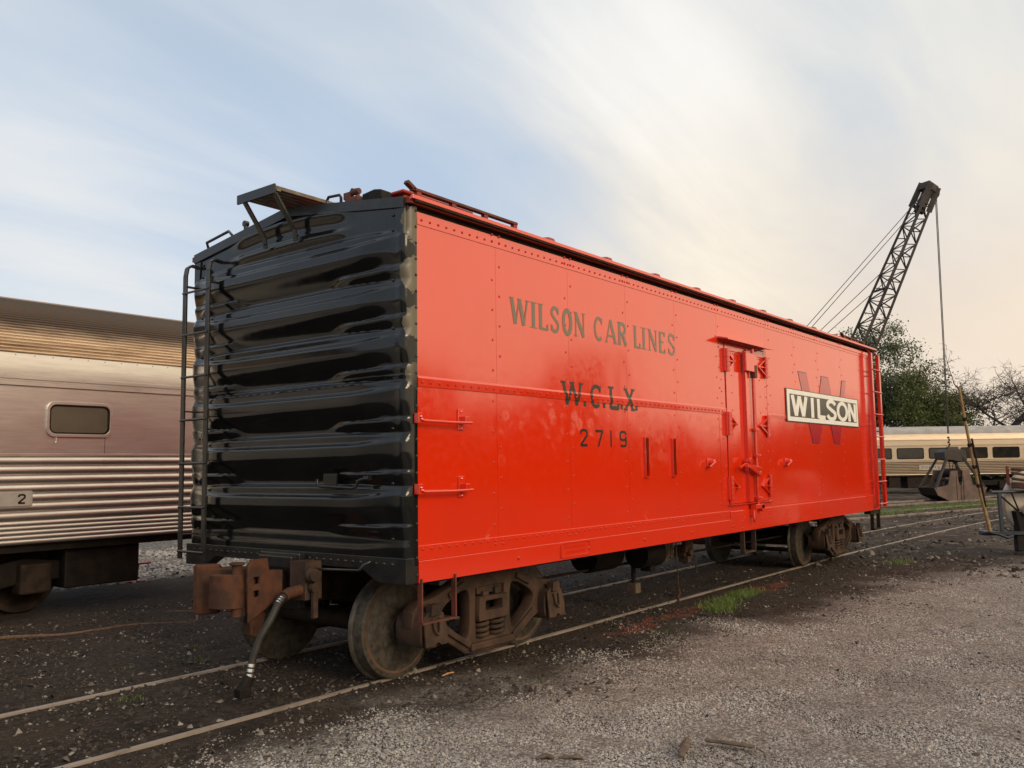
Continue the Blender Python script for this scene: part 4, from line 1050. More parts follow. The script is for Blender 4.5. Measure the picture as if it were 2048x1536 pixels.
    for ch, a, b in (('W', 7.875, 8.52), ('I', 8.60, 8.92), ('L', 8.96, 9.37), ('S', 9.40, 9.91), ('O', 9.94, 10.49), ('N', 10.53, 10.95)):
        letter(ch, a, b, 2.432, 2.742, .20, .20, 0, -.0185, name='letter', mat='white_paint', parent=sg, xs=2.1)
build_car()

def build_running_gear():
    # coupler
    for m in (0, 1):
        k_ = lambda x: x * .80 - .02
        fx = (lambda x: k_(x)) if m == 0 else (lambda x: L - k_(x))
        cp = part_empty('coupler', car)
        c = C_ - .04
        # shank
        MB().box(min(fx(-.62), fx(.05)), max(fx(-.62), fx(.05)), c - .09, c + .09, .66, .90).build('shank', 'rust' if m == 0 else 'dark_brown', cp, bevel=0.015)
        # head with guard arm (plan shape)
        head = chaikin([(-.58, .12), (-.66, .17), (-.80, .19), (-.90, .24), (-.97, .24), (-.96, .18), (-.86, .10), (-.80, .0), (-.78, -.10), (-.82, -.17), (-.72, -.20), (-.60, -.13)], 1)
        h = MB(); h.prism(head, lambda a, b, d: (fx(a), c + b, d), .64, .96); h.build('head', 'rust', cp, bevel=0.012)
        # side wall with two openings
        me = plate2d([[(-.80, .56), (-.60, .64), (-.50, .70), (-.40, .74), (-.40, .93), (-.56, .94), (-.58, 1.035), (-.75, 1.03), (-.80, .99)], rrect(-.745, -.665, .84, .905, .015), rrect(-.745, -.665, .74, .80, .02)], .012, .005)
        me.transform(Matrix.Rotation(R_(90), 4, 'X')); me.transform(Matrix.Diagonal((.80, 1, 1, 1))); me.transform(Matrix.Translation((-.02, c - .215, 0)))
        if m: me.transform(Matrix.Diagonal((-1, 1, 1, 1))); me.transform(Matrix.Translation((L, 0, 0)))
        link('side_wall', me, 'rust', cp)
        # knuckle
        kn = chaikin([(-.80, -.20), (-.93, -.20), (-1.03, -.12), (-1.05, .0), (-1.0, .04), (-.95, -.02), (-.90, -.08), (-.80, -.08)], 2)
        k = MB(); k.prism(kn, lambda a, b, d: (fx(a), c + b, d), .67, .93); k.lathe([(0, .60), (.04, .60), (.04, 1.0), (.06, 1.0), (.06, 1.02), (0, 1.02)], (fx(-.86), c - .15, 0), 'z', 14); k.build('knuckle', 'rust', cp, smooth=40, bevel=0.006)
        # guard arm face block on the left
        g = MB(); g.prism(chaikin([(-.78, .12), (-.96, .16), (-1.02, .24), (-.98, .30), (-.90, .30), (-.80, .22)], 1), lambda a, b, d: (fx(a), c + b, d), .60, .99); g.build('guard_arm', 'rust', cp, bevel=0.015)
        # lock lift toggle below
        b = MB(); b.prism([(-.72, .44), (-.64, .42), (-.58, .47), (-.55, .60), (-.62, .64), (-.74, .58)], lambda a, b_, d: (fx(a), d, b_), c - .19, c - .09); b.build('lock_lift', 'rust', cp, bevel=0.01)
        # carrier and striker
        b = MB(); b.box(min(fx(-.22), fx(-.13)), max(fx(-.22), fx(-.13)), c - .26, c + .26, .60, 1.05); b.box(min(fx(-.30), fx(-.2)), max(fx(-.30), fx(-.2)), c - .24, c + .2, .93, 1.03); b.build('striker', 'black', cp, bevel=0.01)
        b = MB(); b.box(min(fx(-.34), fx(-.13)), max(fx(-.34), fx(-.13)), c - .46, c - .27, .70, 1.0); b.lathe([(0, -.05), (.05, -.05), (.06, 0), (.04, .04), (0, .05)], (fx(-.30), c - .50, .90), 'y', 14)
        b.bar((fx(-.26), c - .5, .82), (fx(-.26), c - .5, .56), .03, .045, (1, 0, 0)); b.lathe([(0, -.02), (.045, -.02), (.045, .02), (0, .02)], (fx(-.26), c - .5, .80), 'y', 12); b.build('angle_cock', 'truck', cp, smooth=35)
        # air hose with two bright clamps
        hz = part_empty('air_hose', car)
        fx = (lambda x: x) if m == 0 else (lambda x: L - x)
        yh = c - .42
        pts = [(fx(-.45), yh + .02, .745), (fx(-.52), yh, .70), (fx(-.60), yh - .02, .60), (fx(-.68), yh, .47), (fx(-.73), yh + .02, .33), (fx(-.755), yh + .02, .20)]
        MB().tube(pts, [.029, .030, .030, .029, .029, .029], 14).build('hose', 'rubber', hz, smooth=60)
        for p, q in ((pts[0], pts[1]), (pts[-2], pts[-1])):
            p, q = Vector(p), Vector(q); b = MB()
            for f in (.35, .65, .95) if p.z > .5 else (.35, .62, .9): b.tube([p.lerp(q, f), p.lerp(q, f + .17)], .035, 14)
            b.build('clamp', 'chrome', hz, smooth=60)
        b = MB(); b.tube([(fx(-.26), c - .40, .78), (fx(-.40), yh + .03, .765), (fx(-.45), yh + .02, .745)], .045, 12); b.build('fitting', 'rust', hz, smooth=50)
        b = MB(); b.tube([(fx(-.755), yh + .02, .20), (fx(-.79), yh + .04, .12), (fx(-.84), yh + .05, .09)], [.04, .05, .03], 10); b.box(min(fx(-.86), fx(-.76)), max(fx(-.86), fx(-.76)), yh - .01, yh + .07, .05, .12); b.build('gladhand', 'black_iron', hz, bevel=0.008)
    # centre sill, cross bearers and brake gear under the floor
    MB().box(.1, L - .1, C_ - .18, C_ + .18, .62, .99).build('center_sill', 'dark_brown', car)
    for x in (1.27, 3.9, 5.9, 8.2, L - 1.27):
        MB().prism([(.05, .865), (.05, .99), (W - .05, .99), (W - .05, .865), (C_ + .25, .70), (C_ - .25, .70)], lambda a, b, d: (d, a, b), x - .12, x + .12).build('cross_bearer', 'dark_brown', car)
    br = part_empty('brake_gear', car)
    b = MB(); b.lathe([(0, -.3), (.19, -.3), (.2, -.26), (.2, .26), (.19, .3), (0, .3)], (4.0, .95, .70), 'x', 20); b.build('air_reservoir', 'black_iron', br, smooth=40)
    b = MB(); b.lathe([(0, -.25), (.16, -.25), (.17, .2), (.10, .25), (0, .3)], (4.72, .7, .66), 'x', 18); b.box(4.66, 4.78, .62, .76, .45, .58); b.build('brake_cylinder', 'black_iron', br, smooth=40)
    b = MB()
    for k in range(5): b.box(5.02 + .08 * k, 5.085 + .08 * k, .70, .74, .56 - .02 * (k % 3), .86)
    b.build('wood_block', 'wood', br)
    b = MB(); b.box(5.42, 5.60, .55, .70, .56, .70); b.box(5.40, 5.62, .52, .58, .62, .86); b.box(5.46, 5.56, .52, .66, .49, .57); b.lathe([(0, -.04), (.05, -.04), (.05, .04), (0, .04)], (5.5, .52, .62), 'y', 12); b.build('retainer_valve', 'truck', br, bevel=0.008)
    MB().tube([(5.66, .66, .58), (5.74, .6, .58), (5.78, .58, .55), (5.79, .58, .34)], .010, 8).build('release_rod', 'truck', br)
    b = MB(); b.tube([(4.62, .25, .86), (4.66, .25, .26)], .007, 6); b.build('release_chain', 'truck', br)
    b = MB(); b.tube([(4.66, .25, .27), (4.67, .25, .21), (4.63, .25, .17), (4.65, .25, .12)], .016, 8); b.build('chain_hook', 'rust', br)
    for y in (.9, 1.95): MB().tube([(2.3, y, .55), (9.8, y, .52)], .016, 8).build('brake_rod', 'dark_brown', br)
    MB().box(4.6, 4.72, .80, .92, .18, .30).build('valve_foot', 'wood', br)
    MB().tube([(4.66, .86, .30), (4.66, .86, .60)], .03, 8).build('valve_stem', 'black_iron', br)
    # ---------------- trucks
    def truck():
        t = part_empty('truck', car)
        xw = 0.838
        wheel_prof = lambda s: [(0.0, s * .165), (.085, s * .165), (.10, s * .14), (.10, s * .075), (.17, s * .045), (.27, s * .055), (.345, s * .10), (.375, s * .105), (.395, s * .10), (.400, s * .095)]
        for x in (-xw, xw):
            MB().tube([(x, -.86, .42), (x, .86, .42)], .075, 14).build('axle', 'dark_brown', t, smooth=60)
            for s in (-1, 1):
                yo = s * .68      # back of the flange
                b = MB()
                prof = [(0, s * .165), (.09, s * .165), (.105, s * .14), (.11, s * .085), (.19, s * .03), (.285, s * .040), (.322, s * .085), (.322, s * .012), (0, s * .012)]
                MB().lathe([(.3222, s * .085), (.340, s * .134), (.352, s * .141), (.393, s * .140), (.393, s * .05), (.3222, s * .05), (.3222, s * .085)], (x, yo, .42), 'y', 48, caps=False).build('rim', 'rim', t, smooth=35)
                b.lathe(prof, (x, yo, .42), 'y', 48)
                b.build('wheel', 'wheel', t, smooth=35)
                b = MB(); b.lathe([(.3935, s * .1405), (.408, s * .135), (.4195, s * .07), (.4215, s * .040), (.440, s * .026), (.446, s * .013), (.436, s * .0), (.34, s * -.004), (.1, s * .01), (0, s * .01)], (x, yo, .42), 'y', 64)
                b.build('tyre', 'tread', t, smooth=35)
        for s in (-1, 1):
            y0 = s * 1.06
            outer = [(-.97, .46), (-.965, .57), (-.90, .63), (-.72, .655), (-.50, .725), (-.36, .785), (.36, .785), (.50, .725), (.72, .655), (.90, .63), (.965, .57), (.97, .46), (.92, .40), (.74, .385), (.60, .32), (.34, .165), (.22, .145), (-.22, .145), (-.34, .165), (-.60, .32), (-.74, .385), (-.92, .40)]
            hole1 = chaikin([(-.66, .47), (-.65, .57), (-.47, .67), (-.33, .71), (-.265, .66), (-.265, .33), (-.32, .24), (-.42, .30)], 2)
            hole2 = [(-p[0], p[1]) for p in hole1][::-1]
            hole3 = rrect(-.215, .215, .235, .70, .03)
            me = plate2d([outer, hole1, hole2, hole3], .045, .018)
            me.transform(Matrix.Rotation(R_(90), 4, 'X')); me.transform(Matrix.Translation((0, y0, 0)))
            link('side_frame', me, 'truck', t, smooth=40)
            # ribs of the frame edges
            b = MB()
            for p, q in (((-.62, .40), (-.30, .215)), ((.62, .40), (.30, .215)), ((-.56, .66), (-.36, .745)), ((.56, .66), (.36, .745))):
                b.bar((p[0], y0 + s * .075, p[1]), (q[0], y0 + s * .075, q[1]), .03, .05)
                b.build('frame_rib', 'truck', t, bevel=0.01); b = MB()
            MB().box(-.30, .30, y0 - .04 + s * .06, y0 + .04 + s * .06, .165, .225).build('frame_rib', 'truck', t, bevel=0.01)
            # spring seat, springs, bolster end
            for sx in (-.105, .105):
                for sy in (-.03, ):
                    pts = [(sx + .062 * math.cos(a), y0 + sy + .062 * math.sin(a), .245 + .165 * a / (2 * math.pi * 3.6)) for a in np.linspace(0, 2 * math.pi * 3.6, 66)]
                    MB().tube(pts, .019, 8).build('spring', 'truck', t, smooth=60)
            me = plate2d([[(-.20, .41), (.20, .41), (.20, .47), (.185, .60), (-.185, .60), (-.20, .47)], rrect(-.125, .125, .475, .575, .02)], .05, .008)
            me.transform(Matrix.Rotation(R_(90), 4, 'X')); me.transform(Matrix.Translation((0, y0 + s * .05, 0))); link('bolster_end', me, 'truck', t)
            b = MB(); b.box(-.17, .17, y0 - .05, y0 + .06, .625, .685); b.box(-.12, -.04, y0 + s * .05 - .03, y0 + s * .05 + .03, .60, .65); b.box(.05, .13, y0 + s * .05 - .03, y0 + s * .05 + .03, .61, .67); b.build('wear_plate', 'truck', t, bevel=0.006)
            # journal boxes with hanging lids
            for x in (-xw, xw):
                b = MB()
                jb = chaikin([(-.10, .29), (.10, .29), (.14, .36), (.14, .52), (.07, .58), (-.07, .58), (-.14, .52), (-.14, .36)], 1)
                b.prism(jb, lambda a, z, d: (x + a, d, z), s * .93, s * 1.20); b.build('journal_box', 'truck', t, smooth=35)
                lid = [(-.125, .315), (-.02, .315), (0, .335), (.03, .335), (.05, .315), (.125, .315), (.14, .44), (.11, .56), (.05, .585), (-.05, .585), (-.12, .55)]
                b = MB(); b.prism(lid, lambda a, z, d: (x + a, d + s * (.585 - z) * .13, z), s * 1.205, s * 1.222)
                b.prism([(-.06, .55), (.06, .55), (.045, .64), (-.045, .64)], lambda a, z, d: (x + a, d, z), s * 1.18, s * 1.25)
                b.tube([(x - .04, s * 1.245, .53), (x - .03, s * 1.262, .44), (x, s * 1.272, .40), (x + .03, s * 1.262, .44), (x + .04, s * 1.245, .53)], .012, 8)
                b.build('journal_lid', 'truck', t, bevel=0.004)
        MB().box(-.20, .20, -1.0, 1.0, .42, .60).build('bolster', 'dark_brown', t, bevel=0.02)
        MB().box(-.16, .16, -1.0, 1.0, .16, .21).build('spring_plank', 'dark_brown', t)
        for x in (-.36, .36):
            b = MB(); b.bar((x, -.8, .36), (x, .8, .36), .08, .10)
            for s in (-1, 1): b.box(x - .06, x + .10 * (1 if x > 0 else -1) + .0, s * .74 - .04, s * .74 + .04, .25, .55)
            b.build('brake_beam', 'dark_brown', t)
        return t
    t = truck(); t.location = (1.268, C_, 0)
    u = copy_obj(t, car); u.location = (L - 1.268 - .04, C_, 0)
build_running_gear()

# ================================================================== SILVER COACH (left)
def build_coach():
    FY, Hw = 6.4, 1.5
    X0, X1 = -24.0, 2.9
    t = thing('passenger_car', 'fluted stainless steel coach with brown stained roof beside the black boxcar end', 'railway car', (0, FY + Hw, 0))
    def ribs(z0, z1, n, amp, k=8):
        out = []
        for i in range(n):
            for j in range(k):
                f = (i + j / k); a = abs(math.sin(math.pi * j / k)) ** 0.7
                out.append((-amp * a, z0 + (z1 - z0) * f / n))
        return out
    low = [(0.06, .89)] + ribs(.90, 1.17, 5, .014, 6) + ribs(1.175, 1.945, 7, .032, 10) + [(0, 1.945), (-.018, 1.953), (-.018, 1.975), (0, 1.983)]
    loc = lambda a, b, d: (d, a - Hw, b)
    def sheet(name, prof, mat, x0=X0, x1=X1, xs=None, sm=45):
        xs = xs or [x0, x1]; mb = MB(); n = len(prof); vs = []
        for x in xs: vs += [(x, p[0] - Hw, p[1]) for p in prof]
        mb.add(vs, [(i * n + j, i * n + j + 1, (i + 1) * n + j + 1, (i + 1) * n + j) for i in range(len(xs) - 1) for j in range(n - 1)])
        me = bpy.data.meshes.new(name); me.from_pydata(mb.v, [], [f[::-1] for f in mb.f])
        o = link(name, me, mat, t, smooth=sm); return o
    sheet('fluted_skirt', low, 'steel_flute')
    # window band of sheets, with thin joints
    for a, b in ((X0, -7.2), (-7.2, -2.9), (-2.9, .83), (.83, 2.36)):
        sheet('window_band_sheet', [(0, 1.984), (0, 2.792)], 'steel', a + .003, b - .003)
    sheet('window_band_back', [(.004, 1.98), (.004, 2.80)], 'black_iron')
    for a, z in ((-7.2, 0), (-2.9, 0), (.83, 0)):
        MB().box(a - .012, a + .012, -Hw - .005, -Hw - .001, 2.62, 2.79).build('joint_strip', 'steel', t)
    sheet('belt_rail', [(0, 2.79), (-.03, 2.80), (-.03, 2.845), (-.008, 2.855), (-.008, 2.87), (-.028, 2.88), (-.028, 2.915), (0, 2.93)], 'steel')
    el = lambda th: (Hw - Hw * math.cos(R_(th)), 2.93 + 1.17 * math.sin(R_(th)))
    sheet('letterboard', [el(a) for a in np.linspace(0, 13, 8)], 'steel')
    fl = []
    nfl = 23
    for i in range(nfl * 6 + 1):
        th = 13 + (63 - 13) * i / (nfl * 6); p = el(th); a = abs(math.sin(math.pi * i / 6)) ** .7 * .022
        fl.append((p[0] - a * math.cos(R_(th)), p[1] + a * math.sin(R_(th))))
    sheet('fluted_roof', fl, 'roof_steel')
    sheet('roof', [el(a) for a in np.linspace(63, 117, 22)] , 'roof_tan', sm=60)
    sheet('far_side', [el(a) for a in np.linspace(117, 180, 14)] + [(2 * Hw, .9)], 'steel', sm=60)
    me = MB().box(X0, X1 - .02, -Hw + .08, Hw - .05, .80, 1.2); me.build('underframe', 'black_iron', t)
    prof = [(.01, .9)] + [el(a) for a in np.linspace(0, 180, 24)] + [(2 * Hw - .01, .9)]
    mb = MB(); mb.add([(X1 - .01, p[0] - Hw, p[1]) for p in prof], [tuple(range(len(prof)))]); mb.build('end_wall', 'steel', t)
    # vestibule door, slightly recessed and browner
    d = part_empty('door', t)
    MB().box(2.37, 2.84, -Hw - .004, -Hw + .02, 1.99, 2.785).build('door_leaf', 'plate', d)
    MB().box(2.345, 2.37, -Hw - .02, -Hw + .01, 1.985, 2.79).build('door_frame', 'steel', d); MB().box(2.84, 2.865, -Hw - .02, -Hw + .01, 1.985, 2.79).build('door_frame', 'steel', d)
    MB().box(2.47, 2.74, -Hw - .007, -Hw - .003, 2.30, 2.68).build('pane', 'glass', d)
    # rounded window
    for xa in (0.115, -3.4):
        w = part_empty('window', t)
        for q, m, nm, y, e in (((rrect(xa - .03, xa + .795, 2.19, 2.622, .10), rrect(xa, xa + .765, 2.222, 2.592, .085)), 'steel', 'frame', -.014, .012), ((rrect(xa + .0, xa + .765, 2.222, 2.592, .085), rrect(xa + .022, xa + .743, 2.243, 2.571, .07)), 'black_iron', 'gasket', -.007, .006)):
            me = plate2d(list(q), e, .003); me.transform(Matrix.Rotation(R_(90), 4, 'X')); me.transform(Matrix.Translation((0, -Hw + y, 0))); link(nm, me, m, w, smooth=30)
        me = plate2d([rrect(xa + .018, xa + .747, 2.24, 2.575, .07)], .0015); me.transform(Matrix.Rotation(R_(90), 4, 'X')); me.transform(Matrix.Translation((0, -Hw - .004, 0))); link('pane', me, 'blind', w)
        b = MB(); b.dome((xa + .10, -Hw, 2.12), (0, -1, 0), .012, .01); b.tube([(xa + .10, -Hw - .006, 2.20), (xa + .10, -Hw - .006, 2.13)], .006, 6); b.build('drain_stud', 'steel', w)
    # number plate; only the last numeral falls in the picture
    p = part_empty('number_plate', t)
    MB().box(-1.02, -.055, -Hw - .046, -Hw - .01, 1.355, 1.525).build('plate', 'plate', p, bevel=0.004)
    letter('2', -.225, -.135, 1.385, 1.495, .20, name='numeral', mat='text_dark', parent=p, y=-Hw - .0475)
    # rivet dents along the roof edge
    rv = MB()
    for x in np.arange(-6, 2.9, .22): rv.dome((x, el(12)[0] - Hw - .002, el(12)[1]), (0, -1, .2), .009, .006)
    for x in np.arange(-6, 2.3, .11): rv.dome((x, -Hw, 2.77), (0, -1, 0), .005, .004)
    rv.build('rivet_rows', 'steel', t, smooth=60, stuff=True)
    # truck
    tr = part_empty('truck', t, (-1.15, 0, 0))
    for x in (-1.3, 1.3):
        for s in (-1, 1):
            b = MB(); b.lathe([(0, s * .16), (.1, s * .16), (.12, s * .07), (.33, s * .08), (.38, s * .13), (.445, s * .14), (.457, s * .04), (.485, s * .02), (.48, 0), (.1, 0), (0, 0)], (x, s * .68, .457), 'y', 40); b.build('wheel', 'dark_brown', tr, smooth=35)
        MB().tube([(x, -.95, .457), (x, .95, .457)], .08, 12).build('axle', 'dark_brown', tr)
    for s in (-1, 1):
        b = MB(); b.prism([(-1.8, .42), (-1.8, .62), (-1.2, .70), (-.6, .60), (.6, .60), (1.2, .70), (1.8, .62), (1.8, .42), (1.1, .38), (.6, .30), (-.6, .30), (-1.1, .38)], lambda a, z, d: (a, d, z), s * 1.02, s * 1.14); b.build('side_frame', 'black_iron', tr, bevel=0.02)
        for x in (-1.3, 1.3): MB().box(x - .19, x + .19, min(s * 1.0, s * 1.26), max(s * 1.0, s * 1.26), .27, .64).build('journal_box', 'dark_brown', tr, bevel=0.03)
        for k in range(5): MB().box(-.55 + .02 * k, .55 - .02 * k, min(s * 1.16, s * 1.26), max(s * 1.16, s * 1.26), .24 + .055 * k, .28 + .055 * k).build('spring_leaf', 'dark_brown', tr)
        for x in (-.75, .75): MB().tube([(x, s * 1.2, .26), (x, s * 1.2, .62)], .06, 10).build('hanger', 'black_iron', tr)
    b = MB(); b.box(1.62, 2.60, -1.30, -.2, .30, .80); b.build('equipment_box', 'black_iron', tr, bevel=0.02)
    # coupler and steam hose at the end
    MB().box(2.8, 3.5, -.14, .14, .70, .98).build('coupler', 'dark_brown', t, bevel=0.03)
    MB().tube([(2.75, -.75, .62), (2.78, -.85, .45), (2.72, -.95, .30), (2.62, -1.05, .20), (2.66, -1.2, .13), (2.80, -1.35, .05), (2.86, -1.42, .01)], .035, 10).build('steam_hose', 'rope', t, smooth=60)
build_coach()

# ================================================================== FAR COACH
def build_far_coach():
    t = thing('passenger_car', 'golden fluted coach with a row of dark windows behind the clamshell bucket', 'railway car', (49.9, 10.1, -.14), math.atan2(-.787, .617))
    # local: x along the car, -y faces the camera
    Hw = 1.5; U0, U1 = -8.5, 17.0
    Z = lambda z: z + .14
    def sheet(name, prof, mat, x0=U0, x1=U1, sm=40):
        n = len(prof); me = bpy.data.meshes.new(name)
        me.from_pydata([(x, p[0], p[1]) for x in (x0, x1) for p in prof], [], [(n + j, n + j + 1, j + 1, j) for j in range(n - 1)])
        return link(name, me, mat, t, smooth=sm)
    fl = []
    for i in range(8):
        z0 = Z(1.02) + .095 * i
        fl += [(.02, z0), (-.055, z0 + .012), (-.075, z0 + .032), (-.06, z0 + .052), (.0, z0 + .066), (.02, z0 + .088)]
    sheet('fluted_skirt', [(.0, Z(.95))] + fl + [(0, Z(1.80))], 'steel_far', sm=30)
    sheet('window_band', [(0, Z(1.80)), (0, Z(2.66))], 'steel_far')
    sheet('upper_side', [(0, Z(2.66)), (-.03, Z(2.67)), (-.03, Z(2.71)), (0, Z(2.72)), (.01, Z(2.98)), (-.015, Z(2.99)), (-.015, Z(3.02)), (.012, Z(3.03)), (.05, Z(3.22)), (.11, Z(3.36))], 'steel_far', sm=25)
    rf = [(.11, Z(3.36))] + [(Hw - (Hw - .11) * math.cos(a), Z(3.36) + .50 * math.sin(a)) for a in np.linspace(.1, math.pi, 14)]
    sheet('roof', rf, 'roof_far', sm=60)
    sheet('far_side', [(2 * Hw, Z(.95)), (2 * Hw - .1, Z(3.36))], 'steel_far')
    for u in (U0, U1):
        mb = MB(); pr = [(0, Z(.95)), (0, Z(2.66))] + rf + [(2 * Hw, Z(.95))]
        mb.add([(u, p[0], p[1]) for p in pr], [tuple(range(len(pr)))]); mb.build('end_wall', 'steel_far', t)
    MB().box(U0, U1, .05, 2 * Hw - .05, Z(.86), Z(1.0)).build('underframe', 'dark_brown', t)
    for i, u in enumerate((.83 - 3.8, -.90 - .17, .83, 2.73, 4.63, 6.53, 8.43, 10.33)):
        w = part_empty('window', t)
        for q, m, nm, y, e in (((rrect(u - .03, u + 1.57, Z(1.89), Z(2.545), .10), rrect(u + .02, u + 1.52, Z(1.94), Z(2.495), .08)), 'black_iron', 'gasket', -.012, .01),):
            me = plate2d(list(q), e); me.transform(Matrix.Rotation(R_(90), 4, 'X')); me.transform(Matrix.Translation((0, y, 0))); link(nm, me, m, w)
        me = plate2d([rrect(u + .01, u + 1.53, Z(1.93), Z(2.505), .08)], .002); me.transform(Matrix.Rotation(R_(90), 4, 'X')); me.transform(Matrix.Translation((0, -.006, 0))); link('pane', me, 'glass', w)
    p = part_empty('name_board', t)
    MB().box(2.05, 3.45, -.062, -.03, Z(1.25), Z(1.52)).build('board', 'plate', p)
    for ch, a, b in (('T', 2.15, 2.33), ('V', 2.37, 2.56), ('R', 2.61, 2.78), ('M', 2.83, 3.05), ('6', 3.14, 3.29)): letter(ch, a, b, Z(1.30), Z(1.46), .16, name='letter', mat='rust', parent=p, y=-.064)
    for u in (-4.5, 5.9):
        tr = part_empty('truck', t, (u, Hw, 0))
        for x in (-1.2, 1.2):
            for s in (-1, 1):
                b = MB(); b.lathe([(0, s * .14), (.4, s * .14), (.457, s * .1), (.48, 0), (0, 0)], (x, s * .68, .46), 'y', 24); b.build('wheel', 'dark_brown', tr, smooth=35)
            MB().box(x - .2, x + .2, -1.3, -1.0, .25, .65).build('journal_box', 'dark_brown', tr)
        MB().box(-1.7, 1.7, -1.2, -1.05, .42, .72).build('side_frame', 'black_iron', tr)
    for a, b_, z0, m in ((-1.5, -.2, .25, 'black_iron'), (.3, 1.0, .35, 'dark_brown'), (1.4, 3.6, .30, 'dark_brown'), (7.9, 8.9, .3, 'wood'), (9.0, 11.0, .3, 'black_iron')):
        MB().box(a, b_, .15, 1.2, z0, Z(.86)).build('equipment_box', m, t, bevel=0.03)
build_far_coach()

# ================================================================== CRANE
def build_crane():
    base = Vector((37.27, 9.91, 1.75)); tip = Vector((39.82, 4.55, 14.95))
    cr_ = thing('locomotive_crane', 'dark lattice boom crane rising behind the far end of the boxcar', 'crane', (36.6, 11.3, -.14))
    O = Vector((36.6, 11.3, -.14))
    d = (tip - base).normalized(); Ln = (tip - base).length
    hd = Vector((d.x, d.y, 0)).normalized()
    sidev = Vector((-hd.y, hd.x, 0)); topv = sidev.cross(d).normalized()
    if topv.z < 0: topv = -topv
    # turn the square section about the boom so that one edge leads
    a_ = R_(38); s2 = sidev * math.cos(a_) + topv * math.sin(a_); t2 = -sidev * math.sin(a_) + topv * math.cos(a_)
    bm_ = part_empty('boom', cr_)
    def hw(f): return 0.47 * min(1, .25 + f / .14) if f < .105 else 0.47 - 0.20 * max(0, (f - .20)) / .8
    def P(f, i, j): w = hw(f); return base + d * (Ln * f) + s2 * (i * w) + t2 * (j * w) - O
    levels = [0.0, .06, .12] + list(np.linspace(.12, .93, 19)[1:])
    for i in (-1, 1):
        for j in (-1, 1):
            b = MB()
            for f0, f1 in zip([0, .12, .3, .6], [.12, .3, .6, .97]): b.bar(P(f0, i, j), P(f1, i, j), .11, .11)
            b.build('chord', 'crane', bm_)
    def br(p, q, w=.045): MB().bar(p, q, w, w).build('lattice_bar', 'crane', bm_)
    for k, (f0, f1) in enumerate(zip(levels[:-1], levels[1:])):
        sgn = 1 if k % 2 else -1
        for j in (-1, 1):
            br(P(f0, -sgn, j), P(f1, sgn, j)); br(P(f1, -1, j), P(f1, 1, j))
            br(P(f0, j, -sgn), P(f1, j, sgn)); 
            if k % 2: br(P(f1, j, -1), P(f1, j, 1))
    # side plate at mid boom, platform, head
    b = MB(); b.bar(P(.62, -1, 1), P(.62, -1, 1) + Vector(-s2 * .55 - d * .1), .06); b.bar(P(.60, 1, 1), P(.62, -1, 1), .09); b.build('cable_guide', 'crane', bm_)
    hp = base + d * (Ln * .955) - O
    b = MB(); 
    for j in (-1, 1): b.bar(P(.91, j, -1), P(.995, j, -1), .10, .26); b.bar(P(.91, j, 1), P(.995, j, 1), .10, .26)
    b.bar(P(.985, 0, -1.2), P(.985, 0, 1.3), .55, .36); b.bar(P(.90, 0, 0), P(.985, 0, 0), .44, .44); b.build('boom_head', 'crane', bm_)
    for k, off in enumerate((-.15, .15)):
        c = hp + d * .35 - t2 * .35 + s2 * off
        b = MB(); b.tube([c - s2 * .05, c + s2 * .05], .24, 20); b.build('sheave', 'dark_brown', bm_)
    # pendant and hoist cables
    af = Vector((36.1, 10.75, 6.4)) - O
    for k, (o1, f1) in enumerate(((-.42, .97), (-.16, .90), (.16, .74), (.42, .66))):
        MB().tube([P(f1, o1 / .45, 1.15) if k < 2 else P(f1, -1.0 + .0 * o1, 1.0), af + sidev * (o1 * 1.6) + Vector((0, 0, .55 - .28 * k))], .018, 5).build('pendant_cable', 'cable', cr_)
    bt = Vector((41.3, 4.75, 2.75)) - O
    for o in (-.05, .05):
        MB().tube([tip - O + s2 * (o * 0.7) + d * .1 - t2 * .3, bt + Vector((0, 0, .3)) + s2 * (o * .6)], .02, 5).build('hoist_cable', 'cable', cr_)
    # deck and cab hidden behind the boxcar
    ax = hd
    def L2(u, v, z): return base - O + ax * u + sidev * v + Vector((0, 0, z - base.z + .14 - .14))
    def blk(name, u0, u1, v0, v1, z0, z1, m):
        mb = MB(); mb.add([L2(u, v, z) for u in (u0, u1) for v in (v0, v1) for z in (z0, z1)], [(0, 1, 3, 2), (4, 6, 7, 5), (0, 4, 5, 1), (2, 3, 7, 6), (0, 2, 6, 4), (1, 5, 7, 3)]); mb.build(name, m, cr_, bevel=.02)
    blk('deck', -4.2, 1.0, -1.5, 1.5, .95, 1.3, 'crane'); blk('cab', -4.0, -.4, -1.3, 1.3, 1.302, 3.6, 'crane'); blk('cab_roof', -4.1, -.3, -1.4, 1.4, 3.602, 3.72, 'black_iron')
    for s in (-1, 1):
        for u in (-3.2, -2.3): 
            b = MB(); c = L2(u, s * .78, .30); b.tube([c - sidev * .07, c + sidev * .07], .43, 20); b.build('wheel', 'dark_brown', cr_)
        for v in (-.9, .9):
            if s < 0: MB().bar(L2(-1.2, v, 3.6), af + sidev * v * .6, .12).build('gantry_leg', 'crane', cr_)
            else: MB().bar(L2(-3.8, v, 3.6), af + sidev * v * .6, .12).build('gantry_leg', 'crane', cr_)
    MB().bar(af - sidev * .9, af + sidev * .9, .16).build('gantry_head', 'crane', cr_)
build_crane()

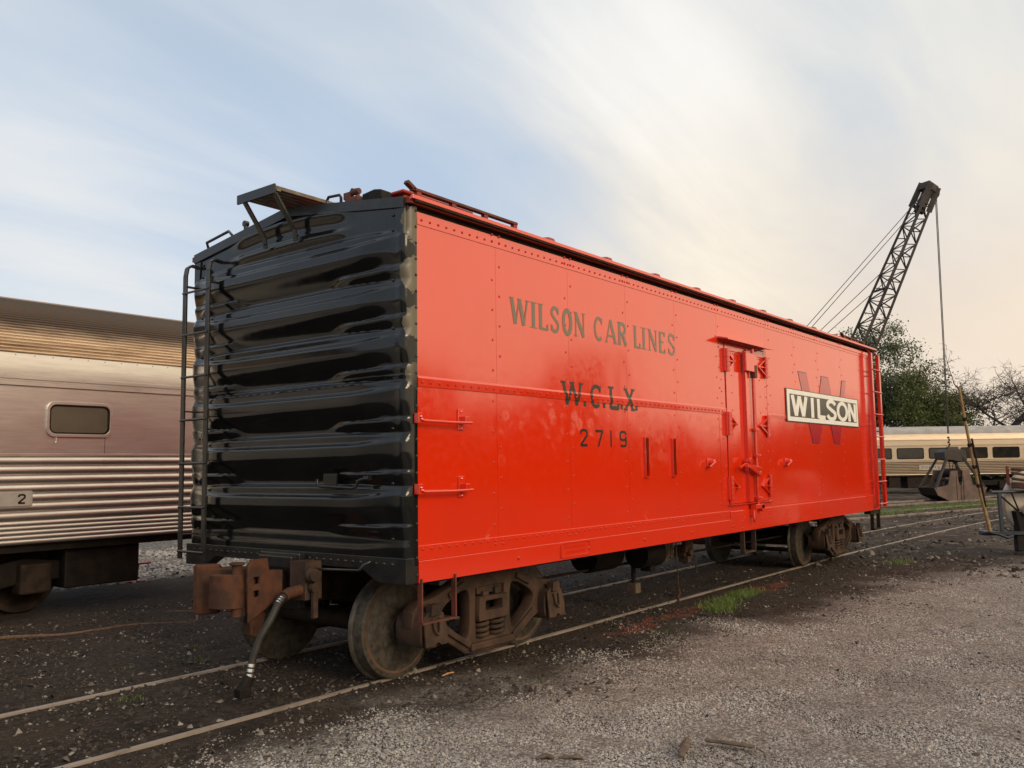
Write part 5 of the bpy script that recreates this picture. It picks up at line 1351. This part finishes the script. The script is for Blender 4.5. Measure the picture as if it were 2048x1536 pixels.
def build_bucket():
    nrm = math.atan2(-.6128, -.7845)          # towards the camera
    yaw = nrm + math.pi / 2 + R_(6)
    t = thing('clamshell_bucket', 'rusty clamshell grab bucket hanging by chains in front of the golden coach', 'crane bucket', (41.35, 4.75, -.14), yaw)
    # local x across, -y faces out
    D = .72
    for s in (-1, 1):
        sc = part_empty('scoop', t)
        side = [(.015, 0), (.62, .02), (1.16, .28), (1.32, .62), (.62, .74), (.46, 1.42), (.12, 1.42), (.10, .95), (.015, .62)]
        for y in (-D, D - .05):
            MB().prism(side, lambda a, b, d: (s * a, d, b), y, y + .05).build('side_plate', 'bucket', sc, bevel=.008)
        b = MB(); pr = [(.02, 0), (.62, .02), (1.16, .28), (1.32, .62)]
        for p, q in zip(pr[:-1], pr[1:]):
            b.add([(s * p[0], -D + .051, p[1]), (s * q[0], -D + .051, q[1]), (s * q[0], D - .051, q[1]), (s * p[0], D - .051, p[1]), (s * (p[0] - .02), -D + .051, p[1] + .04), (s * (q[0] - .04), -D + .051, q[1] + .03), (s * (q[0] - .04), D - .051, q[1] + .03), (s * (p[0] - .02), D - .051, p[1] + .04)], [(0, 1, 2, 3), (4, 7, 6, 5), (0, 4, 5, 1), (2, 6, 7, 3), (1, 5, 6, 2), (0, 3, 7, 4)])
        b.build('shell', 'dark_brown', sc)
        MB().box(min(s * .08, s * .42), max(s * .08, s * .42), -D + .06, D - .06, .9, 1.0).build('cross_plate', 'dark_brown', sc)
        MB().box(min(s * .14, s * .20), max(s * .14, s * .20), -D - .03, -D - .002, .05, 1.2).build('stiffener', 'bucket', sc)
        for y in (-D + .05, D - .05):
            MB().bar((s * 1.24, y, .58), (s * .34, y * .55, 2.15), .12, .10).build('rod', 'crane', t, bevel=.01)
    MB().tube([(0, -D + .06, 1.30), (0, D - .06, 1.30)], .20, 16).build('hinge_shaft', 'dark_brown', t)
    b = MB(); b.prism([(-.52, 1.95), (-.55, 2.30), (-.30, 2.44), (.30, 2.44), (.55, 2.34), (.62, 1.90), (.40, 1.80), (-.2, 1.92)], lambda a, z, d: (a, d, z), -.42, .42); b.build('head_block', 'crane', t, bevel=.03)
    for x in (-.2, .05, .28): MB().tube([(x, -.2, 1.95), (x * .4, -.1, 1.4)], .02, 6).build('closing_cable', 'cable', t)
    MB().tube([(-.28, -.25, 2.46), (.25, -.25, 2.46)], .10, 12).build('sheave', 'crane', t)
    for k in range(6):
        z = 2.45 + .11 * k
        MB().lathe([(.02, -.03), (.055, -.02), (.055, .02), (.02, .03)], (.02 * (-1) ** k, 0, z), 'y' if k % 2 else 'x', 8).build('chain_link', 'rust', t)
build_bucket()

# ================================================================== TREES
def leaf_cloud(name, centers, per, spread, size, mat, parent, seed, flat=.8):
    r = np.random.default_rng(seed); n = len(centers) * per
    Cn = np.repeat(np.array(centers), per, 0)
    rad = np.repeat(r.uniform(.6, 1.3, len(centers)), per)
    P = Cn + r.normal(0, 1, (n, 3)) * spread * rad[:, None] * np.array([1, 1, flat])
    s = size * r.uniform(.5, 1.3, n)
    A = r.normal(0, 1, (n, 3)); A /= np.linalg.norm(A, axis=1)[:, None]
    B = np.cross(A, r.normal(0, 1, (n, 3))); B /= np.linalg.norm(B, axis=1)[:, None]
    A *= s[:, None]; B *= (s * .6)[:, None]
    V = np.stack([P - A, P + B * .8 - A * .1, P + A, P - B * .8 + A * .15], 1).reshape(-1, 3)
    F = np.arange(n * 4).reshape(-1, 4)
    me = bpy.data.meshes.new(name); me.from_pydata(V.tolist(), [], F.tolist())
    return link(name, me, mat, parent)
def limb_set(r, base, h, spread, nl, depth=3, up=.5, taper=.62, r0=.22, ks=(.58, .82), kl=.7):
    """recursive branches -> (mesh builder, tips)"""
    mb = MB(); tips = []
    def grow(p, d, ln, rad, k):
        pts = [p]; q = p; dd = d
        seg = 4 if k > 0 else 3
        for i in range(seg):
            dd = (dd + Vector((r.gauss(0, .17), r.gauss(0, .17), r.gauss(0, .10) + .04))).normalized(); q = q + dd * ln / seg; pts.append(q)
        rr = [rad * (1 - .5 * i / seg) for i in range(seg + 1)]
        mb.tube(pts, rr, 6 if rad > .06 else 4, caps=False)
        if k == 0: tips.append(q); return
        n = nl if k > 1 else nl + 1
        for i in range(n):
            f = r.uniform(.45, 1.0); j = min(seg, max(1, int(f * seg + .5))); o = pts[j]
            az = 2 * math.pi * (i + r.random() * .7) / n
            nd = (dd * up + Vector((math.cos(az), math.sin(az), r.uniform(-.1, .55))) * spread).normalized()
            grow(o, nd, ln * r.uniform(*ks), max(.008, rad * taper * r.uniform(.7, 1)), k - 1)
        grow(pts[-1], dd, ln * kl, max(.008, rad * .55), k - 1)
    grow(Vector(base), Vector((0, 0, 1)), h, r0, depth)
    return mb, tips
def tree(label, loc, h, spread, depth, mat, per, lspread, lsize, seed, bark='bark', extra=None, group=None, cat='tree', name='tree', r0=.22, nl=4):
    r = random.Random(seed)
    t = thing(name, label, cat, loc, 0, group)
    mb, tips = limb_set(r, (0, 0, -.2), h, spread, nl, depth, r0=r0, ks=(.36, .52), kl=.55)
    mb.build('trunk', bark, t, smooth=60)
    cs = [tuple(p) for p in tips]
    if extra: cs += extra(r)
    if per: leaf_cloud('crown', cs, per, lspread, lsize, mat, t, seed)
    return t
def ell(n, c, rad):
    def f(r):
        o = []
        while len(o) < n:
            p = [r.uniform(-1, 1) for _ in range(3)]; q = math.sqrt(sum(v * v for v in p))
            if .45 < q < 1: o.append((c[0] + p[0] * rad[0], c[1] + p[1] * rad[1], c[2] + p[2] * rad[2]))
        return o
    return f

def at(depth, lat, z=-.14):
    """ground position given as distance ahead and metres to the right of the viewer's standpoint"""
    return (-4.85 + .788 * depth + .617 * lat, -4.72 + .6155 * depth - .787 * lat, z)
tree('tall dark green tree beside the crane boom above the boxcar', at(72, 30.2), 6.8, .8, 3, 'leaf_dark', 80, .44, .11, 21, extra=ell(210, (.75, -.5, 8.9), (3.0, 2.8, 5.0)), r0=.30)
tree('leafy dark tree directly behind the foot of the crane boom', at(74, 28.6), 5.8, .75, 3, 'leaf_dark', 60, .40, .11, 22, extra=ell(60, (-.2, 0, 7.2), (1.9, 2.0, 4.0)))
tree('bright olive green tree right of the dark tall tree', at(70, 31.7), 4.3, .8, 3, 'leaf_bright', 70, .40, .10, 23, extra=ell(70, (0, 0, 5.9), (2.1, 1.9, 3.2)))
tree('olive tree with brown twiggy top between the bright tree and the bare tree', at(71, 33.9), 5.4, .75, 3, 'leaf_olive', 64, .40, .10, 24, extra=ell(100, (.0, 0, 6.3), (2.3, 1.9, 3.7)))
def bare():
    r = random.Random(33)
    t = thing('tree', 'wide leafless grey tree at the right behind the golden coach', 'tree', at(73, 39.6))
    mb, tips = limb_set(r, (0, 0, -.2), 5.3, 1.2, 4, 4, up=.42, r0=.30, taper=.55, ks=(.50, .74), kl=.66)
    mb.build('trunk', 'grey_bark', t, smooth=60)
    tw = MB()
    for p in tips:
        for k in range(4):
            q = p + Vector((r.gauss(0, .35), r.gauss(0, .35), r.gauss(.05, .3))); m = p.lerp(q, .5) + Vector((r.gauss(0, .06), r.gauss(0, .06), r.gauss(0, .06)))
            tw.tube([p, m, q], [.012, .009, .006], 3, caps=False)
    tw.build('twigs', 'grey_bark', t, stuff=True)
    leaf_cloud('crown', [(-2.6 + r.uniform(-1.0, 1.4), r.uniform(-1, 1), 4.6 + r.uniform(-1.6, 2.6)) for _ in range(26)], 40, .42, .12, 'leaf_sparse', t, 34)
bare()
r_ = random.Random(5)
t = thing('tree', 'bare dead branch tree top left of the crane boom', 'tree', at(75, 26.9))
mb, tips = limb_set(r_, (0, 0, -.2), 6.4, .9, 2, 3, r0=.16); mb.build('trunk', 'grey_bark', t, smooth=60)
for i, (lat, dp, w, h, m, lab) in enumerate(((29.8, 66, 1.6, 3.4, 'leaf_dark', 'dark shrub behind the coach roof next to the boxcar ladder'), (32.0, 66.5, 1.6, 3.2, 'leaf_dark', 'dark shrub behind the coach roof under the bright olive tree'), (34.2, 67, 1.7, 3.3, 'leaf_dark', 'dark shrub behind the coach roof beside the hoist cables'), (36.2, 67.5, 1.4, 3.4, 'leaf_dark', 'green shrub behind the leaning yellow pole'), (38.0, 68, 1.0, 2.7, 'leaf_olive', 'olive shrub at the foot of the bare tree'), (44.0, 75, 1.0, 4.4, 'leaf_dark', 'dark bush at the right edge above the coach roof'))):
    t = thing('bush', lab, 'bush', at(dp, lat))
    r = random.Random(60 + i); mb = MB()
    for k in range(7):
        a = 6.28 * k / 7; mb.tube([(0, 0, -.1), (.4 * math.cos(a), .4 * math.sin(a), h * .4), (.8 * math.cos(a) * w * .6, .8 * math.sin(a) * w * .6, h * .75)], [.05, .035, .015], 5, caps=False)
    mb.build('stem', 'bark', t)
    leaf_cloud('crown', [tuple(p) for p in ell(34, (0, 0, h * .58), (w, w * .9, h * .45))(r)], 55, .38, .15, m, t, 70 + i)
# low woods around the far side of the yard, outside the picture (seen only in the paint and glass)
def woods(name, a0, a1, rad, h, n, seed):
    r = np.random.default_rng(seed)
    a = np.radians(r.uniform(a0, a1, n)); d = rad + r.uniform(-6, 8, n)
    hh = h * (.75 + .25 * np.sin(a * 23) + .18 * np.sin(a * 61 + 1))
    cs = np.stack([-2 + d * np.cos(a), -3 + d * np.sin(a), r.random(n) ** .8 * hh], -1)
    o = leaf_cloud(name, cs.tolist(), 12, .8, .8, 'leaf_woods', None, seed); o['kind'] = 'stuff'
woods('treeline', 300, 332, 62, 8.4, 1000, 81)
woods('treeline', 332, 357, 66, 4.8, 700, 83)
woods('treeline', 92, 182, 58, 4.0, 900, 82)

# ================================================================== RIGHT EDGE WAGON
def build_wagon():
    t = thing('reel_wagon', 'low dark wagon with cream drum and brown hose coil at right edge', 'wagon', (13.30, -1.65, 0), math.atan2(-.787, .617))
    b = MB(); b.box(.02, 3.0, -.02, .08, .375, .435); b.build('deck_edge', 'blue_iron', t)
    MB().box(.35, 3.2, .085, .6, .33, .42).build('deck', 'black_iron', t)
    b = MB(); b.box(-.12, .10, .05, .30, .36, .44); b.tube([(-.15, .1, .40), (-.05, .0, .42), (.1, -.03, .38), (.22, -.04, .33), (.34, -.03, .36)], .03, 8); b.build('drawbar', 'blue_iron', t, bevel=.01)
    b = MB(); b.bar((.18, .03, .43), (.16, .03, 1.14), .055); b.build('post', 'blue_iron', t)
    b = MB(); b.tube([(.02, .03, 1.15), (3.0, .03, 1.15)], .03, 8); b.tube([(.02, .03, 1.05), (.2, .03, 1.06)], .012, 6); b.build('handrail', 'blue_iron', t)
    
    for q_, r_2 in (([(.17, .03, 1.1), (.50, .05, .80)], .016), ([(.40, .05, 1.14), (.52, .05, .80)], .014), ([(.2, .1, .55), (.3, .1, .46), (.45, .1, .43)], .012)): MB().tube(q_, r_2, 6).build('brace', 'black_iron', t)
    MB().prism([(.44, .80), (.60, .78), (.62, .43), (.50, .43)], lambda a, z, d: (a, d, z), .02, .22).build('stand', 'black_iron', t, bevel=.01)
    MB().lathe([(0, -.06), (.60, -.06), (.62, -.04), (.62, .04), (.60, .06), (0, .06)], (.94, .22, .94), 'y', 40).build('drum_flange', 'drum', t, smooth=40)
    MB().lathe([(.36, .061), (.36, .42)], (.94, .22, .94), 'y', 30).build('drum_core', 'drum', t, smooth=40)
    MB().lathe([(0, -.06), (.60, -.06), (.62, -.04), (.62, .04), (.60, .06), (0, .06)], (1.28, .70, .94), 'y', 40).build('drum_flange', 'drum', t, smooth=40)
    MB().tube([(.42, .16, 1.28), (.42, .16, 1.62)], .028, 8).build('stake', 'rusty_red', t)
    MB().lathe([(0, -.05), (.10, -.05), (.12, 0), (.10, .05), (0, .05)], (.66, .0, .82), 'y', 16).build('cap', 'drum', t, smooth=40)
    for u in (1.0, 2.4):
        for y in (.25,): MB().lathe([(0, -.09), (.17, -.09), (.19, -.05), (.19, .05), (.17, .09), (0, .09)], (u, y, .175), 'y', 24).build('wheel', 'rubber', t, smooth=40)
    MB().box(.43, .82, .02, .14, .07, .37).build('axle_guard', 'black_iron', t, bevel=.02)
    MB().box(2.2, 2.6, .02, .14, .07, .37).build('axle_guard', 'black_iron', t, bevel=.02)
    h = thing('hose_coil', 'brown hose coil hung on the wagon rail before the cream drum', 'hose', (13.30, -1.65, 0), math.atan2(-.787, .617))
    for k in range(7):
        z = 1.49 - .055 * k
        pts = [(.78 + .31 * math.cos(a), .06 + .22 * math.sin(a), z + .05 * math.sin(a * .5 + k) - .03 * math.cos(a)) for a in np.linspace(0, 2 * math.pi, 25)]
        MB().tube(pts, .026, 6, caps=False).build('loop', 'rope', h, smooth=60)
build_wagon()
p = MB(); a, b_ = Vector((12.735, -1.34, 3.07)), Vector((13.285, -1.60, .435))
pts = [a.lerp(b_, f) + Vector((0, .03 * math.sin(f * 3.1), 0)) for f in np.linspace(0, 1, 9)]
p.tube(pts, [.022 + .012 * f for f in np.linspace(0, 1, 9)], 8)
po = thing('wooden_pole', 'tall yellow brown pole leaning upright against the end of the low wagon', 'pole', (13.285, -1.60, .435))
q = MB(); q.v = [tuple(Vector(v) - Vector((13.285, -1.60, .435))) for v in p.v]; q.f = p.f; q.build('shaft', 'pole', po, smooth=60)
rd = MB(); rd.tube([Vector((-.36, .14, 1.7)), Vector((-.20, .07, .95)), Vector((-.10, .03, .45))], .018, 6); rd.build('iron_rod', 'dark_brown', po)
for f in (.22, .40, .55, .68): 
    c = (a.lerp(b_, f) + Vector((0, .03 * math.sin(f * 3.1), 0))) - Vector((13.285, -1.60, .435)); MB().tube([c - (b_ - a).normalized() * .03, c + (b_ - a).normalized() * .03], .042, 8).build('clamp', 'dark_brown', po)

# ================================================================== SMALL THINGS
# red switch marker beyond the silver coach
t = thing('track_marker', 'small red marker stand on pale ballast beyond the silver coach', 'marker', (2.72, 9.0, 0))
MB().box(-.26, .24, -.05, .05, .245, .275).build('top_plate', 'marker_red', t); MB().bar((.0, 0, .0), (.03, 0, .245), .05).build('post', 'dark_brown', t); MB().box(-.22, .22, -.08, .08, -.06, .0).build('base_plate', 'marker_red', t)
# cable lying on the ground left of the boxcar
pts = [(-3.5, 5.9, 0), (-1.6, 5.7, 0), (-.7, 5.5, 0), (-.25, 5.12, 0), (.15, 5.06, 0), (.5, 5.04, 0), (.85, 4.72, 0), (1.05, 4.62, 0), (1.25, 4.9, 0), (1.45, 5.3, 0), (1.25, 5.55, 0), (1.7, 5.1, 0), (2.2, 4.7, 0)]
cp = [Vector(p) for p in pts]; fine = []
for i in range(len(cp) - 1):
    p0, p1, p2, p3 = cp[max(0, i - 1)], cp[i], cp[i + 1], cp[min(len(cp) - 1, i + 2)]
    for k in range(6):
        s = k / 6; fine.append(.5 * ((2 * p1) + (p2 - p0) * s + (2 * p0 - 5 * p1 + 4 * p2 - p3) * s * s + (3 * p1 - p0 - 3 * p2 + p3) * s ** 3))
o = MB().tube([f + Vector((0, 0, -.002)) for f in fine], .017, 6).build('ground_cable', 'rope', smooth=60); tag(o, 'brown rope lying in a bend on the dirt between boxcar and coach', 'rope')
# splintered wood in the gravel
def stick(label, pts, rad, mat='wood', flat=.6, seed=1):
    r = random.Random(seed); mb = MB(); n = 8
    P = [Vector(p) + Vector((0, 0, .014)) for p in pts]; k = 9; vs = []
    def pos(f):
        g = f * (len(P) - 1); i = min(int(g), len(P) - 2); return P[i].lerp(P[i + 1], g - i)
    d = (P[-1] - P[0]).normalized(); s = d.cross(Vector((0, 0, 1))).normalized()
    for i in range(k):
        f = i / (k - 1); c = pos(f); e = 1.0 - .25 * (abs(f - .5) * 2) ** 3
        for j in range(n):
            a = 2 * math.pi * j / n; q = rad * e * r.uniform(.82, 1.12); vs.append(c + s * math.cos(a) * q + Vector((0, 0, 1)) * math.sin(a) * q * flat)
    mb.add(vs, [(i * n + j, i * n + (j + 1) % n, (i + 1) * n + (j + 1) % n, (i + 1) * n + j) for i in range(k - 1) for j in range(n)] + [tuple(range(n)), tuple((k - 1) * n + j for j in range(n))])
    o = mb.build('wood_piece', mat, smooth=30); return tag(o, label, 'wood', 'broken wood lying on the gravel')
stick('long weathered stick lying across the gravel at the bottom', [(.305, -2.175, .012), (.33, -2.32, .015), (.355, -2.475, .012)], .021, seed=2)
stick('thin dark twig at the right end of the long stick', [(.35, -2.49, .01), (.31, -2.55, .006), (.27, -2.575, .004)], .007, seed=3)
stick('short thick weathered chunk left of the long stick', [(.26, -2.075, .012), (.12, -2.13, .014), (-.06, -2.19, .012)], .026, seed=4)
stick('fresh orange splinter lying beside the front wheel', [(.66, .365, .0), (.72, .355, .012), (.80, .365, .004)], .011, 'wood_fresh', seed=5)
stick('small brown wood chip left of the thick chunk', [(-.46, -1.60, .0), (-.42, -1.68, .008), (-.38, -1.72, .0)], .016, seed=6)
stick('brown curled wood scrap nearest the bottom edge', [(-.54, -1.50, .0), (-.50, -1.545, .012), (-.49, -1.59, .004)], .022, 'wood', seed=7)
